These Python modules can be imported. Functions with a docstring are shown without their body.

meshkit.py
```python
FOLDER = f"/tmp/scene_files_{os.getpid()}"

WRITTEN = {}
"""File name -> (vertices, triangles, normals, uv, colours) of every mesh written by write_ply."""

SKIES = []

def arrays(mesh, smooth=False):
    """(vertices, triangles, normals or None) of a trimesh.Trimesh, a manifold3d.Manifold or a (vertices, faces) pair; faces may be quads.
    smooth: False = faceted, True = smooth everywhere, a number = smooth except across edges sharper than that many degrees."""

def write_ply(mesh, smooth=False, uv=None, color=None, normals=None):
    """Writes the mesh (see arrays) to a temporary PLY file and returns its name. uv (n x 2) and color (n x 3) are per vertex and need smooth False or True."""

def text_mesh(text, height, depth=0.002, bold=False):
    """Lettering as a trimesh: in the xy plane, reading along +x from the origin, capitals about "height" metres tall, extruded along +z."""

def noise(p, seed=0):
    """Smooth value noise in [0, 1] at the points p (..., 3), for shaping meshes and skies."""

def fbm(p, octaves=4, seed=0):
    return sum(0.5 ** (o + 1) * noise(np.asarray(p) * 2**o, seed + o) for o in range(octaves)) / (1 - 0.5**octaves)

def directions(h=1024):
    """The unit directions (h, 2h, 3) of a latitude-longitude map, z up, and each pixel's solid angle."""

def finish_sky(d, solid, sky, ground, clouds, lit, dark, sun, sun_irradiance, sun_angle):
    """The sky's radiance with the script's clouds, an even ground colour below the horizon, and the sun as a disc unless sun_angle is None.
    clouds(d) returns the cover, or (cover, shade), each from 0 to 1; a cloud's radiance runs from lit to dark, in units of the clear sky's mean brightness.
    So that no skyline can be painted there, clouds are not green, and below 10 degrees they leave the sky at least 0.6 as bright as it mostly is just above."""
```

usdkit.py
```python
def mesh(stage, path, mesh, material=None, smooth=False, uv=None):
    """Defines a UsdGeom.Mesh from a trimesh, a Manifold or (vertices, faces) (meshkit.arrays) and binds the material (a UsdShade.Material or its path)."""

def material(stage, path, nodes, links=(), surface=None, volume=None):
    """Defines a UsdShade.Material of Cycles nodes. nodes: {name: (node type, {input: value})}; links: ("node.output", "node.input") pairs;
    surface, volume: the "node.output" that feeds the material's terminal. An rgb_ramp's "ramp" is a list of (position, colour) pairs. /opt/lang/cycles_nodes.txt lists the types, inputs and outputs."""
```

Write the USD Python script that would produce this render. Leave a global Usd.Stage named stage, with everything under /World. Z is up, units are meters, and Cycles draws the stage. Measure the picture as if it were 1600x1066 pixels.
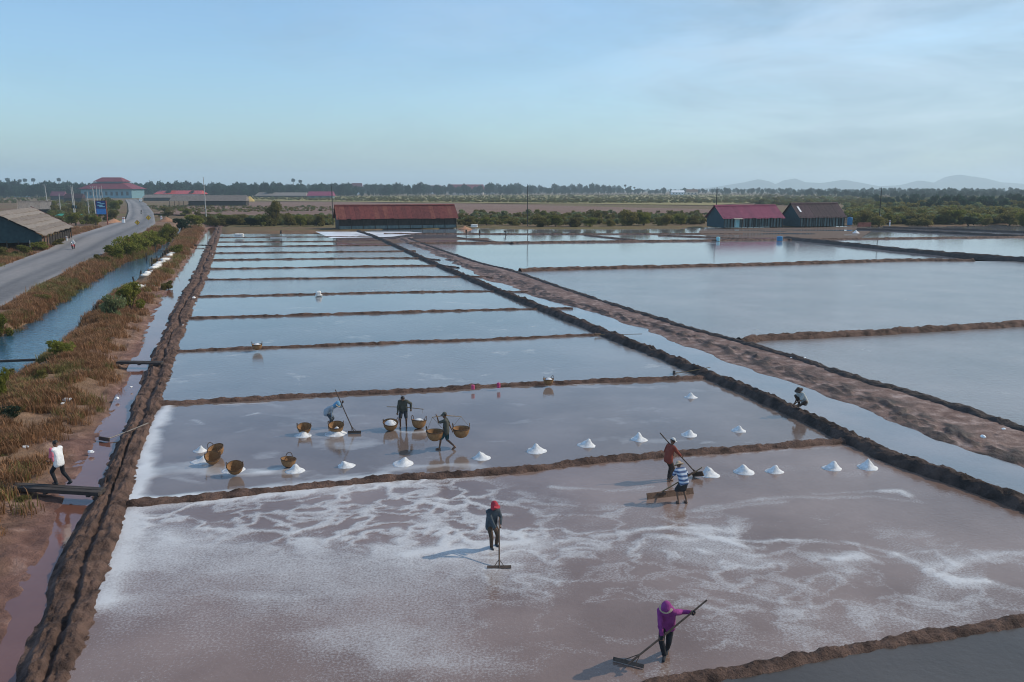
import math, random
import numpy as np, trimesh, shapely, manifold3d as m3
import usdkit, meshkit
from pxr import Usd, UsdGeom, UsdLux, UsdShade, Gf, Sdf, Vt

stage = Usd.Stage.CreateInMemory()
UsdGeom.SetStageUpAxis(stage, UsdGeom.Tokens.z)
UsdGeom.SetStageMetersPerUnit(stage, 1.0)
UsdGeom.Xform.Define(stage, '/World'); UsdGeom.Scope.Define(stage, '/World/Looks')
rng = np.random.default_rng(7); random.seed(7)

# ---------------------------------------------------------------- camera, sky, sun, exposure
CAM_H, PITCH, FPX = 10.5, 10.33, 1300.0
cam = UsdGeom.Camera.Define(stage, '/World/camera')
cam.AddTranslateOp().Set(Gf.Vec3d(0, 0, CAM_H)); cam.AddRotateXOp().Set(90 - PITCH)
cam.CreateHorizontalApertureAttr(36.0); cam.CreateVerticalApertureAttr(36.0 * 682 / 1024)
cam.CreateFocalLengthAttr(36.0 * FPX / 1600); cam.CreateClippingRangeAttr(Gf.Vec2f(0.5, 40000))
cam.CreateExposureAttr(0.24)
SUN_EL, SUN_AZ = math.radians(36), math.radians(76)          # azimuth clockwise from +y (the view direction)
SUN = np.array([math.cos(SUN_EL) * math.sin(SUN_AZ), math.cos(SUN_EL) * math.cos(SUN_AZ), math.sin(SUN_EL)])
usdkit.material(stage, '/World/Looks/sky_look', {
    'sky': ('sky_texture', {'sky_type': 'single_scattering', 'sun_disc': False, 'sun_elevation': SUN_EL, 'sun_rotation': SUN_AZ,
                            'air_density': 1.0, 'aerosol_density': 1.6, 'ozone_density': 1.5}),
    'tc': ('texture_coordinate', {}),
    'mp': ('mapping', {'scale': (1.0, 1.0, 4.2), 'location': (2.3, 0.4, 0.35)}),
    'ns': ('noise_texture', {'scale': 2.6, 'detail': 7.0, 'roughness': 0.56, 'distortion': 0.35}),
    'sx': ('separate_xyz', {}),
    'side': ('map_range', {'from_min': -0.45, 'from_max': 0.55, 'to_min': -0.22, 'to_max': 0.20}),
    'add': ('math', {'math_type': 'add'}),
    'rp': ('rgb_ramp', {'ramp': [(0.28, (.08, .08, .08)), (0.48, (.42, .42, .42)), (0.70, (1, 1, 1))]}),
    'cl': ('noise_texture', {'scale': 3.6, 'detail': 7.0, 'roughness': 0.58, 'distortion': 0.5}),
    'cr': ('rgb_ramp', {'ramp': [(0.40, (1.75, 2.45, 3.1)), (0.62, (2.9, 3.6, 4.3))]}),
    'fm': ('math', {'math_type': 'multiply', 'value2': 0.72}),
    'mix': ('mix_color', {'use_clamp': False}),
    'gr': ('mix_color', {'blend_type': 'multiply', 'fac': 1.0, 'b': (0.76, 0.95, 1.06), 'use_clamp': False}),
    'bg': ('background_shader', {'strength': 0.15})},
    [('tc.generated', 'mp.vector'), ('mp.vector', 'ns.vector'), ('mp.vector', 'cl.vector'), ('tc.generated', 'sx.vector'),
     ('sx.x', 'side.value'), ('ns.fac', 'add.value1'), ('side.result', 'add.value2'), ('add.value', 'rp.fac'),
     ('cl.fac', 'cr.fac'), ('rp.color', 'fm.value1'), ('fm.value', 'mix.fac'), ('sky.color', 'gr.a'), ('gr.result', 'mix.a'), ('cr.color', 'mix.b'),
     ('mix.result', 'bg.color')], surface='bg.background')
dome = UsdLux.DomeLight.Define(stage, '/World/sky')
UsdShade.MaterialBindingAPI.Apply(dome.GetPrim()).Bind(UsdShade.Material.Get(stage, '/World/Looks/sky_look'))
dome.GetPrim().SetCustomDataByKey('kind', 'structure')
sun = UsdLux.DistantLight.Define(stage, '/World/sun')
sun.CreateNormalizeAttr(True); sun.CreateIntensityAttr(0.72); sun.CreateAngleAttr(0.6); sun.CreateColorAttr(Gf.Vec3f(1.0, 0.90, 0.76))
sun.AddRotateZOp().Set(-math.degrees(SUN_AZ)); sun.AddRotateXOp().Set(-(90 - math.degrees(SUN_EL)))

# ---------------------------------------------------------------- helpers
SP, CP = math.sin(math.radians(PITCH)), math.cos(math.radians(PITCH))
def at(px, py, z=0.0):
    """the point at height z that the photograph (1600 x 1066) shows at (px, py)"""
    a, b = (px - 800) / FPX, (py - 533) / FPX
    d = np.array([a, CP - b * SP, -SP - b * CP])
    return np.array([0, 0, CAM_H]) + d * ((z - CAM_H) / d[2])
def ats(pts, z=0.0): return np.array([at(x, y, z) for x, y in pts])
def ppm(p):
    """pixels of the photograph per metre at a point"""
    return FPX / (p[1] * CP + (CAM_H - p[2]) * SP)

seen = {}
def path_for(name, parent='/World'):
    k = parent + '/' + name; n = seen.get(k, 0); seen[k] = n + 1
    return k if n == 0 else f'{k}_{n:03d}'
def tag(prim, label=None, cat=None, group=None, kind=None):
    for k, v in (('label', label), ('category', cat), ('group', group), ('kind', kind)):
        if v: prim.SetCustomDataByKey(k, v)
def look(m): return '/World/Looks/' + m
def obj(name, mesh, m, label=None, cat=None, group=None, kind=None, smooth=False, parent='/World', prim=None):
    """one Mesh, a thing of its own under /World or a part under its thing"""
    p = path_for(name, parent)
    x = usdkit.mesh(stage, p, mesh, look(m), smooth)
    if prim is not None:
        for k, v in prim.items():
            UsdGeom.PrimvarsAPI(x).CreatePrimvar(k, Sdf.ValueTypeNames.FloatArray, 'vertex').Set(Vt.FloatArray.FromNumpy(np.asarray(v, np.float32)))
    tag(x.GetPrim(), label, cat, group, kind)
    return p
def thing(name, label, cat, loc, rotz=0.0, group=None, kind=None, tilt=None, scale=None):
    p = path_for(name)
    x = UsdGeom.Xform.Define(stage, p)
    x.AddTranslateOp().Set(Gf.Vec3d(*map(float, loc))); x.AddRotateZOp().Set(float(rotz))
    if tilt: x.AddRotateXOp().Set(float(tilt))
    if scale is not None: x.AddScaleOp().Set(Gf.Vec3f(*map(float, scale if np.ndim(scale) else (scale,) * 3)))
    tag(x.GetPrim(), label, cat, group, kind)
    return p
def copy(src, label, loc, rotz=0.0, group=None, tilt=None, scale=None):
    was = stage.GetPrimAtPath(src).GetCustomData()
    name = src.rsplit('/', 1)[1]
    if name[-4:-3] == '_' and name[-3:].isdigit(): name = name[:-4]
    p = thing(name, label, was['category'], loc, rotz, group or was.get('group'), None, tilt, scale)
    q = stage.GetPrimAtPath(p)
    proto = stage.GetPrimAtPath(src)
    q.GetReferences().AddInternalReference(Sdf.Path(src)); q.SetInstanceable(True)
    return p
def cat(*ms): return trimesh.util.concatenate([m for m in ms if m is not None])
def box(sx, sy, sz, c=(0, 0, 0), rz=0, rx=0, ry=0):
    b = trimesh.creation.box((sx, sy, sz))
    M = trimesh.transformations.euler_matrix(math.radians(rx), math.radians(ry), math.radians(rz)); M[:3, 3] = c
    b.apply_transform(M); return b
def tube(pts, r, n=8, cap=True):
    """a tube along pts, r one radius or one per point"""
    pts = np.asarray(pts, float); r = np.broadcast_to(np.asarray(r, float), len(pts))
    t = np.gradient(pts, axis=0); t /= np.linalg.norm(t, axis=1, keepdims=True) + 1e-12
    ref = np.array([0, 0, 1.0]) if abs(t[:, 2]).mean() < 0.9 else np.array([1.0, 0, 0])
    u = np.cross(t, ref); u /= np.linalg.norm(u, axis=1, keepdims=True) + 1e-12
    w = np.cross(u, t)
    a = np.arange(n) / n * 2 * np.pi
    v = (pts[:, None] + r[:, None, None] * (np.cos(a)[None, :, None] * u[:, None] + np.sin(a)[None, :, None] * w[:, None])).reshape(-1, 3)
    f = []
    for i in range(len(pts) - 1):
        for j in range(n):
            p, q = i * n + j, i * n + (j + 1) % n
            f += [(p, q, q + n), (p, q + n, p + n)]
    if cap:
        v = np.vstack([v, pts[0], pts[-1]]); k = len(v) - 2; e = (len(pts) - 1) * n
        for j in range(n): f += [(k, (j + 1) % n, j), (k + 1, e + j, e + (j + 1) % n)]
    return trimesh.Trimesh(v, np.array(f), process=False)
def lathe(prof, n=20):
    """prof: (radius, z) from bottom to top"""
    prof = np.asarray(prof, float); a = np.arange(n) / n * 2 * np.pi
    v = np.stack([prof[:, None, 0] * np.cos(a), prof[:, None, 0] * np.sin(a), np.repeat(prof[:, 1:], n, 1)], -1).reshape(-1, 3)
    f = []
    for i in range(len(prof) - 1):
        for j in range(n):
            p, q = i * n + j, i * n + (j + 1) % n
            f += [(p, q, q + n), (p, q + n, p + n)]
    return trimesh.Trimesh(v, np.array(f), process=False)
def gridmesh(P):
    """P (rows, cols, 3) -> mesh"""
    r, c = P.shape[:2]
    i = np.arange(r * c).reshape(r, c)
    q = np.stack([i[:-1, :-1], i[:-1, 1:], i[1:, 1:], i[1:, :-1]], -1).reshape(-1, 4)
    f = np.vstack([q[:, [0, 1, 2]], q[:, [0, 2, 3]]])
    m = trimesh.Trimesh(P.reshape(-1, 3), f, process=False)
    if m.face_normals[:, 2].mean() < 0: m.faces = m.faces[:, ::-1]
    return m
def polymesh(xy, z):
    """a flat sheet over a polygon given by world points"""
    g = shapely.Polygon(np.asarray(xy)[:, :2]).buffer(0)
    gs = getattr(g, 'geoms', [g])
    out = []
    for h in gs:
        v, f = trimesh.creation.triangulate_polygon(h, engine='earcut')
        m = trimesh.Trimesh(np.c_[v, np.full(len(v), z)], f, process=False)
        if m.face_normals[:, 2].mean() < 0: m.faces = m.faces[:, ::-1]
        out.append(m)
    return cat(*out)
def resample(P, step):
    """walk the polyline P, the step given by a function of the point"""
    P = np.asarray(P, float); seg = np.linalg.norm(np.diff(P, axis=0), axis=1); s = np.r_[0, np.cumsum(seg)]
    out, t = [], 0.0
    while t < s[-1]:
        p = np.array([np.interp(t, s, P[:, k]) for k in range(P.shape[1])]); out.append(p); t += step(p)
    out.append(P[-1]); return np.array(out)
def smooth_line(P, it=2):
    P = np.asarray(P, float)
    for _ in range(it):
        Q = np.empty((2 * len(P) - 2, P.shape[1])); Q[0::2] = .75 * P[:-1] + .25 * P[1:]; Q[1::2] = .25 * P[:-1] + .75 * P[1:]
        P = np.vstack([P[:1], Q, P[-1:]])
    return P

# ---------------------------------------------------------------- materials
def mat(name, c1, c2=None, scale=3.0, rough=0.85, bump=0.0, bscale=None, detail=5.0, stretch=(1, 1, 1), spec=0.3, lo=0.35, hi=0.65, coord='pos', metal=0.0, island=None, bdist=0.1):
    """a plain procedural surface: two tones mixed by noise, fine relief"""
    n = {'g': ('geometry', {}), 't': ('texture_coordinate', {}), 'm': ('mapping', {'scale': stretch}),
         'n': ('noise_texture', {'scale': scale, 'detail': detail, 'roughness': 0.62}),
         'r': ('rgb_ramp', {'ramp': [(lo, c1), (hi, c2 or c1)]}),
         'p': ('principled_bsdf', {'roughness': rough, 'specular_ior_level': spec, 'metallic': metal})}
    l = [('g.position' if coord == 'pos' else 't.object', 'm.vector'), ('m.vector', 'n.vector'), ('n.fac', 'r.fac')]
    out = 'r.color'
    if island:
        n.update({'ir': ('rgb_ramp', {'ramp': [(0, (island[0],) * 3), (1, (island[1],) * 3)]}), 'im': ('mix_color', {'blend_type': 'multiply', 'fac': 1.0, 'use_clamp': False})})
        l += [('g.random_per_island', 'ir.fac'), (out, 'im.a'), ('ir.color', 'im.b')]; out = 'im.result'
    l.append((out, 'p.base_color'))
    if bump:
        n['bn'] = ('noise_texture', {'scale': bscale or scale * 4, 'detail': 6.0, 'roughness': 0.65}); n['b'] = ('bump', {'strength': bump, 'distance': bdist})
        l += [('m.vector', 'bn.vector'), ('bn.fac', 'b.height'), ('b.normal', 'p.normal')]
    usdkit.material(stage, look(name), n, l, surface='p.BSDF')
def leafmat(name, c1, c2, trans=0.45, olo=0.7, ohi=1.25):
    """leaves: light passes, every leaf and every plant its own tone"""
    usdkit.material(stage, look(name), {
        'g': ('geometry', {}), 'o': ('object_info', {}), 'r': ('rgb_ramp', {'ramp': [(0, c1), (1, c2)]}),
        'orr': ('map_range', {'to_min': olo, 'to_max': ohi}), 'cm': ('combine_color', {}), 'mx': ('mix_color', {'blend_type': 'multiply', 'fac': 1.0, 'use_clamp': False}),
        'd': ('principled_bsdf', {'roughness': 0.6, 'specular_ior_level': 0.25}), 't': ('translucent_bsdf', {}), 'mc': ('mix_closure', {'fac': trans})},
        [('g.random_per_island', 'r.fac'), ('o.random', 'orr.value'), ('orr.result', 'cm.r'), ('orr.result', 'cm.g'), ('orr.result', 'cm.b'),
         ('r.color', 'mx.a'), ('cm.color', 'mx.b'), ('mx.result', 'd.base_color'), ('mx.result', 't.color'), ('d.BSDF', 'mc.closure1'), ('t.BSDF', 'mc.closure2')], surface='mc.closure')
def pondmat(name, mud1, mud2, salt=(.62, .60, .58), lo=.62, hi=.8, scale=.35, rough=.07, srough=.45, ripple=.02, rscale=5.0, attr=False, stretch=(1, 1, 1), attw=.75, flecks=0.0, ior=1.55):
    """shallow brine over a bed of mud and salt crust: the bed's colour under a smooth wet surface"""
    n = {'g': ('geometry', {}), 'm': ('mapping', {'scale': stretch}),
         'n': ('noise_texture', {'scale': scale, 'detail': 9.0, 'roughness': 0.62, 'distortion': 0.6}),
         'n2': ('noise_texture', {'scale': scale * 0.37, 'detail': 5.0, 'roughness': 0.55}),
         'mr': ('rgb_ramp', {'ramp': [(.35, mud1), (.66, mud2)]}),
         'sr': ('rgb_ramp', {'ramp': [(lo, (0, 0, 0)), (hi, (1, 1, 1))]}),
         'mx': ('mix_color', {'b': salt}), 'rr': ('map_range', {'to_min': rough, 'to_max': srough}),
         'rn': ('noise_texture', {'scale': rscale, 'detail': 3.0, 'roughness': 0.6}),
         'b': ('bump', {'strength': 1.0, 'distance': ripple}),
         'p': ('principled_bsdf', {'ior': ior, 'specular_ior_level': 0.5})}
    l = [('g.position', 'm.vector'), ('m.vector', 'n.vector'), ('m.vector', 'n2.vector'), ('n2.fac', 'mr.fac'), ('mr.color', 'mx.a'),
         ('sr.color', 'mx.fac'), ('sr.color', 'rr.value'), ('rr.result', 'p.roughness'), ('mx.result', 'p.base_color'),
         ('g.position', 'rn.vector'), ('rn.fac', 'b.height'), ('b.normal', 'p.normal')]
    if attr:
        n['a'] = ('attribute', {'attribute': 'salt'}); n['am'] = ('math', {'math_type': 'multiply_add', 'value2': attw, 'value3': 0.0}); n['ad'] = ('math', {'math_type': 'add'})
        n['nn'] = ('math', {'math_type': 'multiply_add', 'value2': 0.42, 'value3': 0.0})
        l += [('a.fac', 'am.value1'), ('n.fac', 'nn.value1'), ('am.value', 'ad.value1'), ('nn.value', 'ad.value2')]
        src = 'ad.value'
        if flecks:
            n['v'] = ('noise_texture', {'scale': 15.0, 'detail': 6.0, 'roughness': 0.75}); n['vm'] = ('map_range', {'from_min': .60, 'from_max': .75, 'to_min': 0.0, 'to_max': flecks}); n['va'] = ('math', {'math_type': 'add'})
            l += [('g.position', 'v.vector'), ('v.fac', 'vm.value'), ('vm.result', 'va.value1'), ('ad.value', 'va.value2')]; src = 'va.value'
        l.append((src, 'sr.fac'))
    else:
        l.append(('n.fac', 'sr.fac'))
    usdkit.material(stage, look(name), n, l, surface='p.BSDF')

mat('earth', (.085, .055, .042), (.17, .115, .085), scale=2.2, rough=.95, bump=.9, bscale=14, bdist=.08)
mat('wet_mud', (.022, .015, .013), (.06, .040, .034), scale=2.5, rough=.75, bump=1.0, bscale=11, spec=.4, bdist=.08)
mat('far_ground', (.13, .085, .05), (.085, .075, .03), scale=.06, rough=.95, bump=.4, bscale=1.5, detail=9)
mat('brown_field', (.135, .072, .05), (.21, .125, .09), scale=.05, rough=.95, stretch=(.35, 1.6, 1), detail=8)
mat('asphalt', (.20, .19, .19), (.31, .29, .28), scale=.5, rough=.9, bump=.3, bscale=30, detail=9, stretch=(.9, .25, 1), bdist=.01)
mat('red_gravel', (.24, .12, .07), (.33, .18, .11), scale=1.5, rough=.95, bump=.7)
mat('rock_hill', (.045, .06, .03), (.09, .09, .05), scale=.01, rough=.95)
pondmat('pond_near', (.145, .092, .072), (.235, .165, .138), salt=(.54, .53, .53), lo=.34, hi=1.0, scale=.55, rough=.10, srough=.5, ripple=.008, rscale=7, attr=True, attw=.95, flecks=.20)
pondmat('pond_second', (.115, .082, .068), (.18, .138, .12), salt=(.60, .60, .61), lo=.36, hi=1.0, scale=.6, rough=.05, srough=.45, ripple=.004, rscale=5, attr=True)
for k_, (f_, r_, w_) in enumerate([(1.0, .05, .005), (1.25, .09, .012), (.85, .06, .009), (1.1, .13, .018)]): pondmat(f'pond_mid_{k_}', (.105 * f_, .096 * f_, .092 * f_), (.165 * f_, .148 * f_, .142 * f_), lo=.60, hi=.92, scale=.24 + .05 * k_, rough=r_, ripple=w_, rscale=4)
pondmat('pond_right', (.15, .138, .135), (.23, .205, .198), lo=.66, hi=.95, scale=.3, rough=.17, ripple=.032, rscale=3.2)
pondmat('pond_far', (.11, .10, .105), (.18, .165, .165), lo=.66, hi=.8, scale=.16, rough=.05, ripple=.006, rscale=3, stretch=(.4, 1, 1))
pondmat('pond_crusted', (.50, .50, .52), (.7, .7, .72), lo=.3, hi=.6, scale=.16, rough=.2, ripple=.01, rscale=3, salt=(.75, .75, .77))
pondmat('pond_dark', (.05, .045, .042), (.085, .075, .07), lo=.8, hi=.99, scale=.4, rough=.22, ripple=.01, rscale=5, ior=1.33)
pondmat('ditch_water_look', (.13, .055, .038), (.18, .085, .062), lo=.9, hi=.99, scale=.6, rough=.04, ripple=.004, rscale=4)
pondmat('channel_look', (.15, .17, .19), (.24, .23, .24), lo=.75, hi=.9, scale=.5, rough=.06, ripple=.010, rscale=5)
pondmat('canal_look', (.012, .050, .075), (.018, .065, .095), lo=.95, hi=.99, scale=.5, rough=.08, ripple=.06, rscale=2.4, ior=1.36)
# ================================================================ THE SETTING
U = np.array([math.cos(math.radians(14)), math.sin(math.radians(14))])      # across the field, along the cross bunds
# ---- the edges that run along the canal road, as x over y
def xline(pts, z=0.0, near=None):
    P = ats(pts, z)[:, :2]; P = P[np.argsort(P[:, 1])]
    lo = P[0] + (P[0] - P[1]) / (P[0, 1] - P[1, 1]) * (4 - P[0, 1]); hi = P[-1] + (P[-1] - P[-2]) / (P[-1, 1] - P[-2, 1]) * (300 - P[-1, 1])
    P = np.vstack([lo, P, hi]) if P[-1, 1] < 300 else np.vstack([lo, P])
    return lambda y: np.interp(y, P[:, 1], P[:, 0])
pond_edge = xline([(115, 1066), (165, 930), (205, 790), (225, 700), (255, 628), (280, 549), (298, 497), (312, 463), (325, 434), (333, 410), (340, 385), (345, 366)])
ditch_r = xline([(20, 1066), (60, 960), (90, 880), (130, 810), (152, 765), (185, 690), (215, 610), (235, 560), (262, 505), (282, 462), (300, 432), (315, 400), (325, 378), (332, 366)])
ditch_l = xline([(0, 995), (35, 915), (65, 860), (85, 800), (102, 765), (145, 690), (178, 640), (203, 580), (222, 535), (240, 490), (260, 455), (281, 425), (298, 400), (310, 380), (320, 366)])
canal_r = xline([(-60, 660), (20, 604), (75, 562), (116, 528), (137, 498), (160, 480), (200, 452), (222, 433), (244, 410), (266, 395), (275, 380), (288, 359)], -.25)
canal_l = xline([(13, 521), (51, 503), (89, 475), (139, 442), (165, 425), (197, 409), (228, 401), (253, 384), (276, 361)], -.25)
road_r = xline([(0, 480), (76, 437), (152, 402), (190, 379), (228, 361), (243, 349), (240, 333), (228, 318), (212, 312)], .6)
road_l = xline([(0, 417), (76, 389), (114, 369), (152, 357), (197, 343), (201, 331), (200, 319), (196, 312)], .6)
YS = [7.0]
while YS[-1] < 262: YS.append(YS[-1] * 1.0055 + 0.02)
YS = np.array(YS)
def knots(y):
    rl, rr, cl, cr, dl, dr, pe = road_l(y), road_r(y), canal_l(y), canal_r(y), ditch_l(y), ditch_r(y), pond_edge(y)
    b = dl - cr; e = pe - dr; v = cl - rr
    X = [rl - 14, rl - 4, rl - .6, rl, rr, rr + .5, rr + .4 * v, rr + .75 * v, cl, .5 * (cl + cr), cr, cr + .10 * b, cr + .35 * b, cr + .62 * b, cr + .85 * b, dl, .5 * (dl + dr), dr,
         dr + .22 * e, dr + .38 * e, dr + .48 * e, dr + .60 * e, dr + .78 * e, pe, pe + .5]
    return X
KZ = np.array([.30, .42, .50, .52, .52, .50, .46, .30, -.30, -.8, -.30, .28, .55, .38, .14, -.04, -.25, -.04, .17, .19, .03, .20, .18, -.03, -.30])
NSUB = [6, 4, 2, 4, 2, 8, 8, 8, 6, 6, 6, 16, 18, 14, 12, 6, 6, 10, 8, 5, 5, 8, 9, 4]
K = np.array([knots(y) for y in YS]); K[:, 18:23] += (.35 * (meshkit.fbm(np.stack([YS * .22, 0 * YS, 0 * YS], -1)[:, None] + np.arange(5)[None, :, None] * .35, 4, 77) - .5) * 2) * np.clip(YS / 40, .6, 1.5)[:, None]
K = np.maximum.accumulate(K, axis=1)
cols, zc = [], []
for i, n in enumerate(NSUB):
    t = np.arange(n) / n
    cols.append(K[:, i:i + 1] * (1 - t) + K[:, i + 1:i + 2] * t); ts = t * t * (3 - 2 * t) if i not in (3,) else t; zc.append(KZ[i] * (1 - ts) + KZ[i + 1] * ts)
BX = np.hstack(cols); BZ = np.broadcast_to(np.concatenate(zc), BX.shape).copy(); BY = np.broadcast_to(YS[:, None], BX.shape)
kidx = np.concatenate([np.full(n, i) for i, n in enumerate(NSUB)]); frac = np.concatenate([np.arange(n) / n for n in NSUB])
w_amp = np.interp(kidx + frac, [0, 2.5, 3, 4, 4.5, 6, 8, 10, 11, 14, 15, 16, 17, 18, 22, 23, 24], [.2, .1, 0, 0, .05, .22, .16, .12, .35, .40, .16, .05, .10, .20, .16, .10, .05])
pts3 = np.stack([BX, BY, np.zeros_like(BX)], -1)
nz = (meshkit.fbm(pts3 * [.55, .55, 1], 5, 3) - .5) + .35 * (meshkit.fbm(pts3 * 2.7, 3, 9) - .5)
BZ = BZ + nz * w_amp * 1.5
amud = (np.abs(kidx + frac - 21.5) < 3.8) & (kidx >= 17)
clod = meshkit.fbm(pts3 * [5.5, 5.5, 1], 3, 21) - .5
BZ = BZ + np.where(amud & (kidx < 23), clod * .22 + .12 * (meshkit.fbm(pts3 * 11, 2, 23) - .5) + .22 * (meshkit.fbm(pts3 * [1.3, .5, 1], 3, 25) - .5), 0)
# how grassy: 1 = dry grass earth, 0 = bare red mud
gk = np.interp(kidx + frac, [0, 3, 4, 5, 8, 10, 11, 12.2, 13.2, 14.5, 15, 17], [.7, .5, .4, .6, .9, .9, 1, 1, .75, .25, .0, 0])
gn = meshkit.fbm(pts3 * [.30, .30, 1], 4, 12)
grassy = np.clip(gk + (gn - .5) * 1.5, 0, 1) * (gk > .01)
usdkit.material(stage, look('bank_earth'), {
    'g': ('geometry', {}), 'n': ('noise_texture', {'scale': 1.2, 'detail': 8.0, 'roughness': .65}), 'n2': ('noise_texture', {'scale': .35, 'detail': 6.0}),
    'mud': ('rgb_ramp', {'ramp': [(.35, (.10, .052, .042)), (.55, (.20, .108, .084)), (.70, (.32, .21, .175))]}),
    'gr': ('rgb_ramp', {'ramp': [(.3, (.15, .09, .052)), (.7, (.27, .17, .10))]}),
    'a': ('attribute', {'attribute': 'grassy'}), 'mx': ('mix_color', {}),
    'bn': ('noise_texture', {'scale': 9.0, 'detail': 7.0, 'roughness': .7}), 'b': ('bump', {'strength': 1.0, 'distance': .10}), 'p': ('principled_bsdf', {'roughness': .9, 'specular_ior_level': .25})},
    [('g.position', 'n.vector'), ('g.position', 'n2.vector'), ('g.position', 'bn.vector'), ('n.fac', 'mud.fac'), ('n.fac', 'gr.fac'), ('a.fac', 'mx.fac'), ('mud.color', 'mx.a'), ('gr.color', 'mx.b'),
     ('mx.result', 'p.base_color'), ('bn.fac', 'b.height'), ('b.normal', 'p.normal')], surface='p.BSDF')
split = int(np.searchsorted(kidx, 17)) - 2          # the double bund beside the field is its own mesh
def sub(a, b): return gridmesh(np.stack([BX, BY, BZ], -1)[:, a:b])
obj('canal_bank', sub(0, split + 1), 'bank_earth', kind='structure', smooth=True, prim={'grassy': grassy[:, :split + 1].ravel()},
    label='bare red and dry grass banks between road, canal and ditch', cat='bank')
mat('bund_earth', (.046, .027, .021), (.185, .112, .085), scale=1.5, rough=.92, bump=1.0, bscale=13, detail=10, lo=.36, hi=.62, bdist=.16)
obj('earth_bund', sub(split, BX.shape[1]), 'bund_earth', kind='structure', smooth=True, label='double ridged earth bund between ditch and salt ponds', cat='bund')
def zbank(x, y):
    i = int(np.clip(np.searchsorted(YS, y), 1, len(YS) - 1)); return float(np.interp(x, BX[i], BZ[i]))
# waters beside the road
def between(f, g, y0, y1, z, pad=.6):
    ys = np.geomspace(y0, y1, 120)
    return gridmesh(np.stack([np.stack([f(ys) - pad, ys, np.full_like(ys, z)], -1), np.stack([g(ys) + pad, ys, np.full_like(ys, z)], -1)], 1))
obj('canal_water', between(canal_l, canal_r, 7, 262, -.25, .5), 'canal_look', kind='structure', label='blue canal beside the road', cat='canal')
obj('ditch_water', between(ditch_l, ditch_r, 7, 235, -.045, .25), 'ditch_water_look', kind='structure', label='narrow ditch of pinkish water', cat='ditch')
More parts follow.
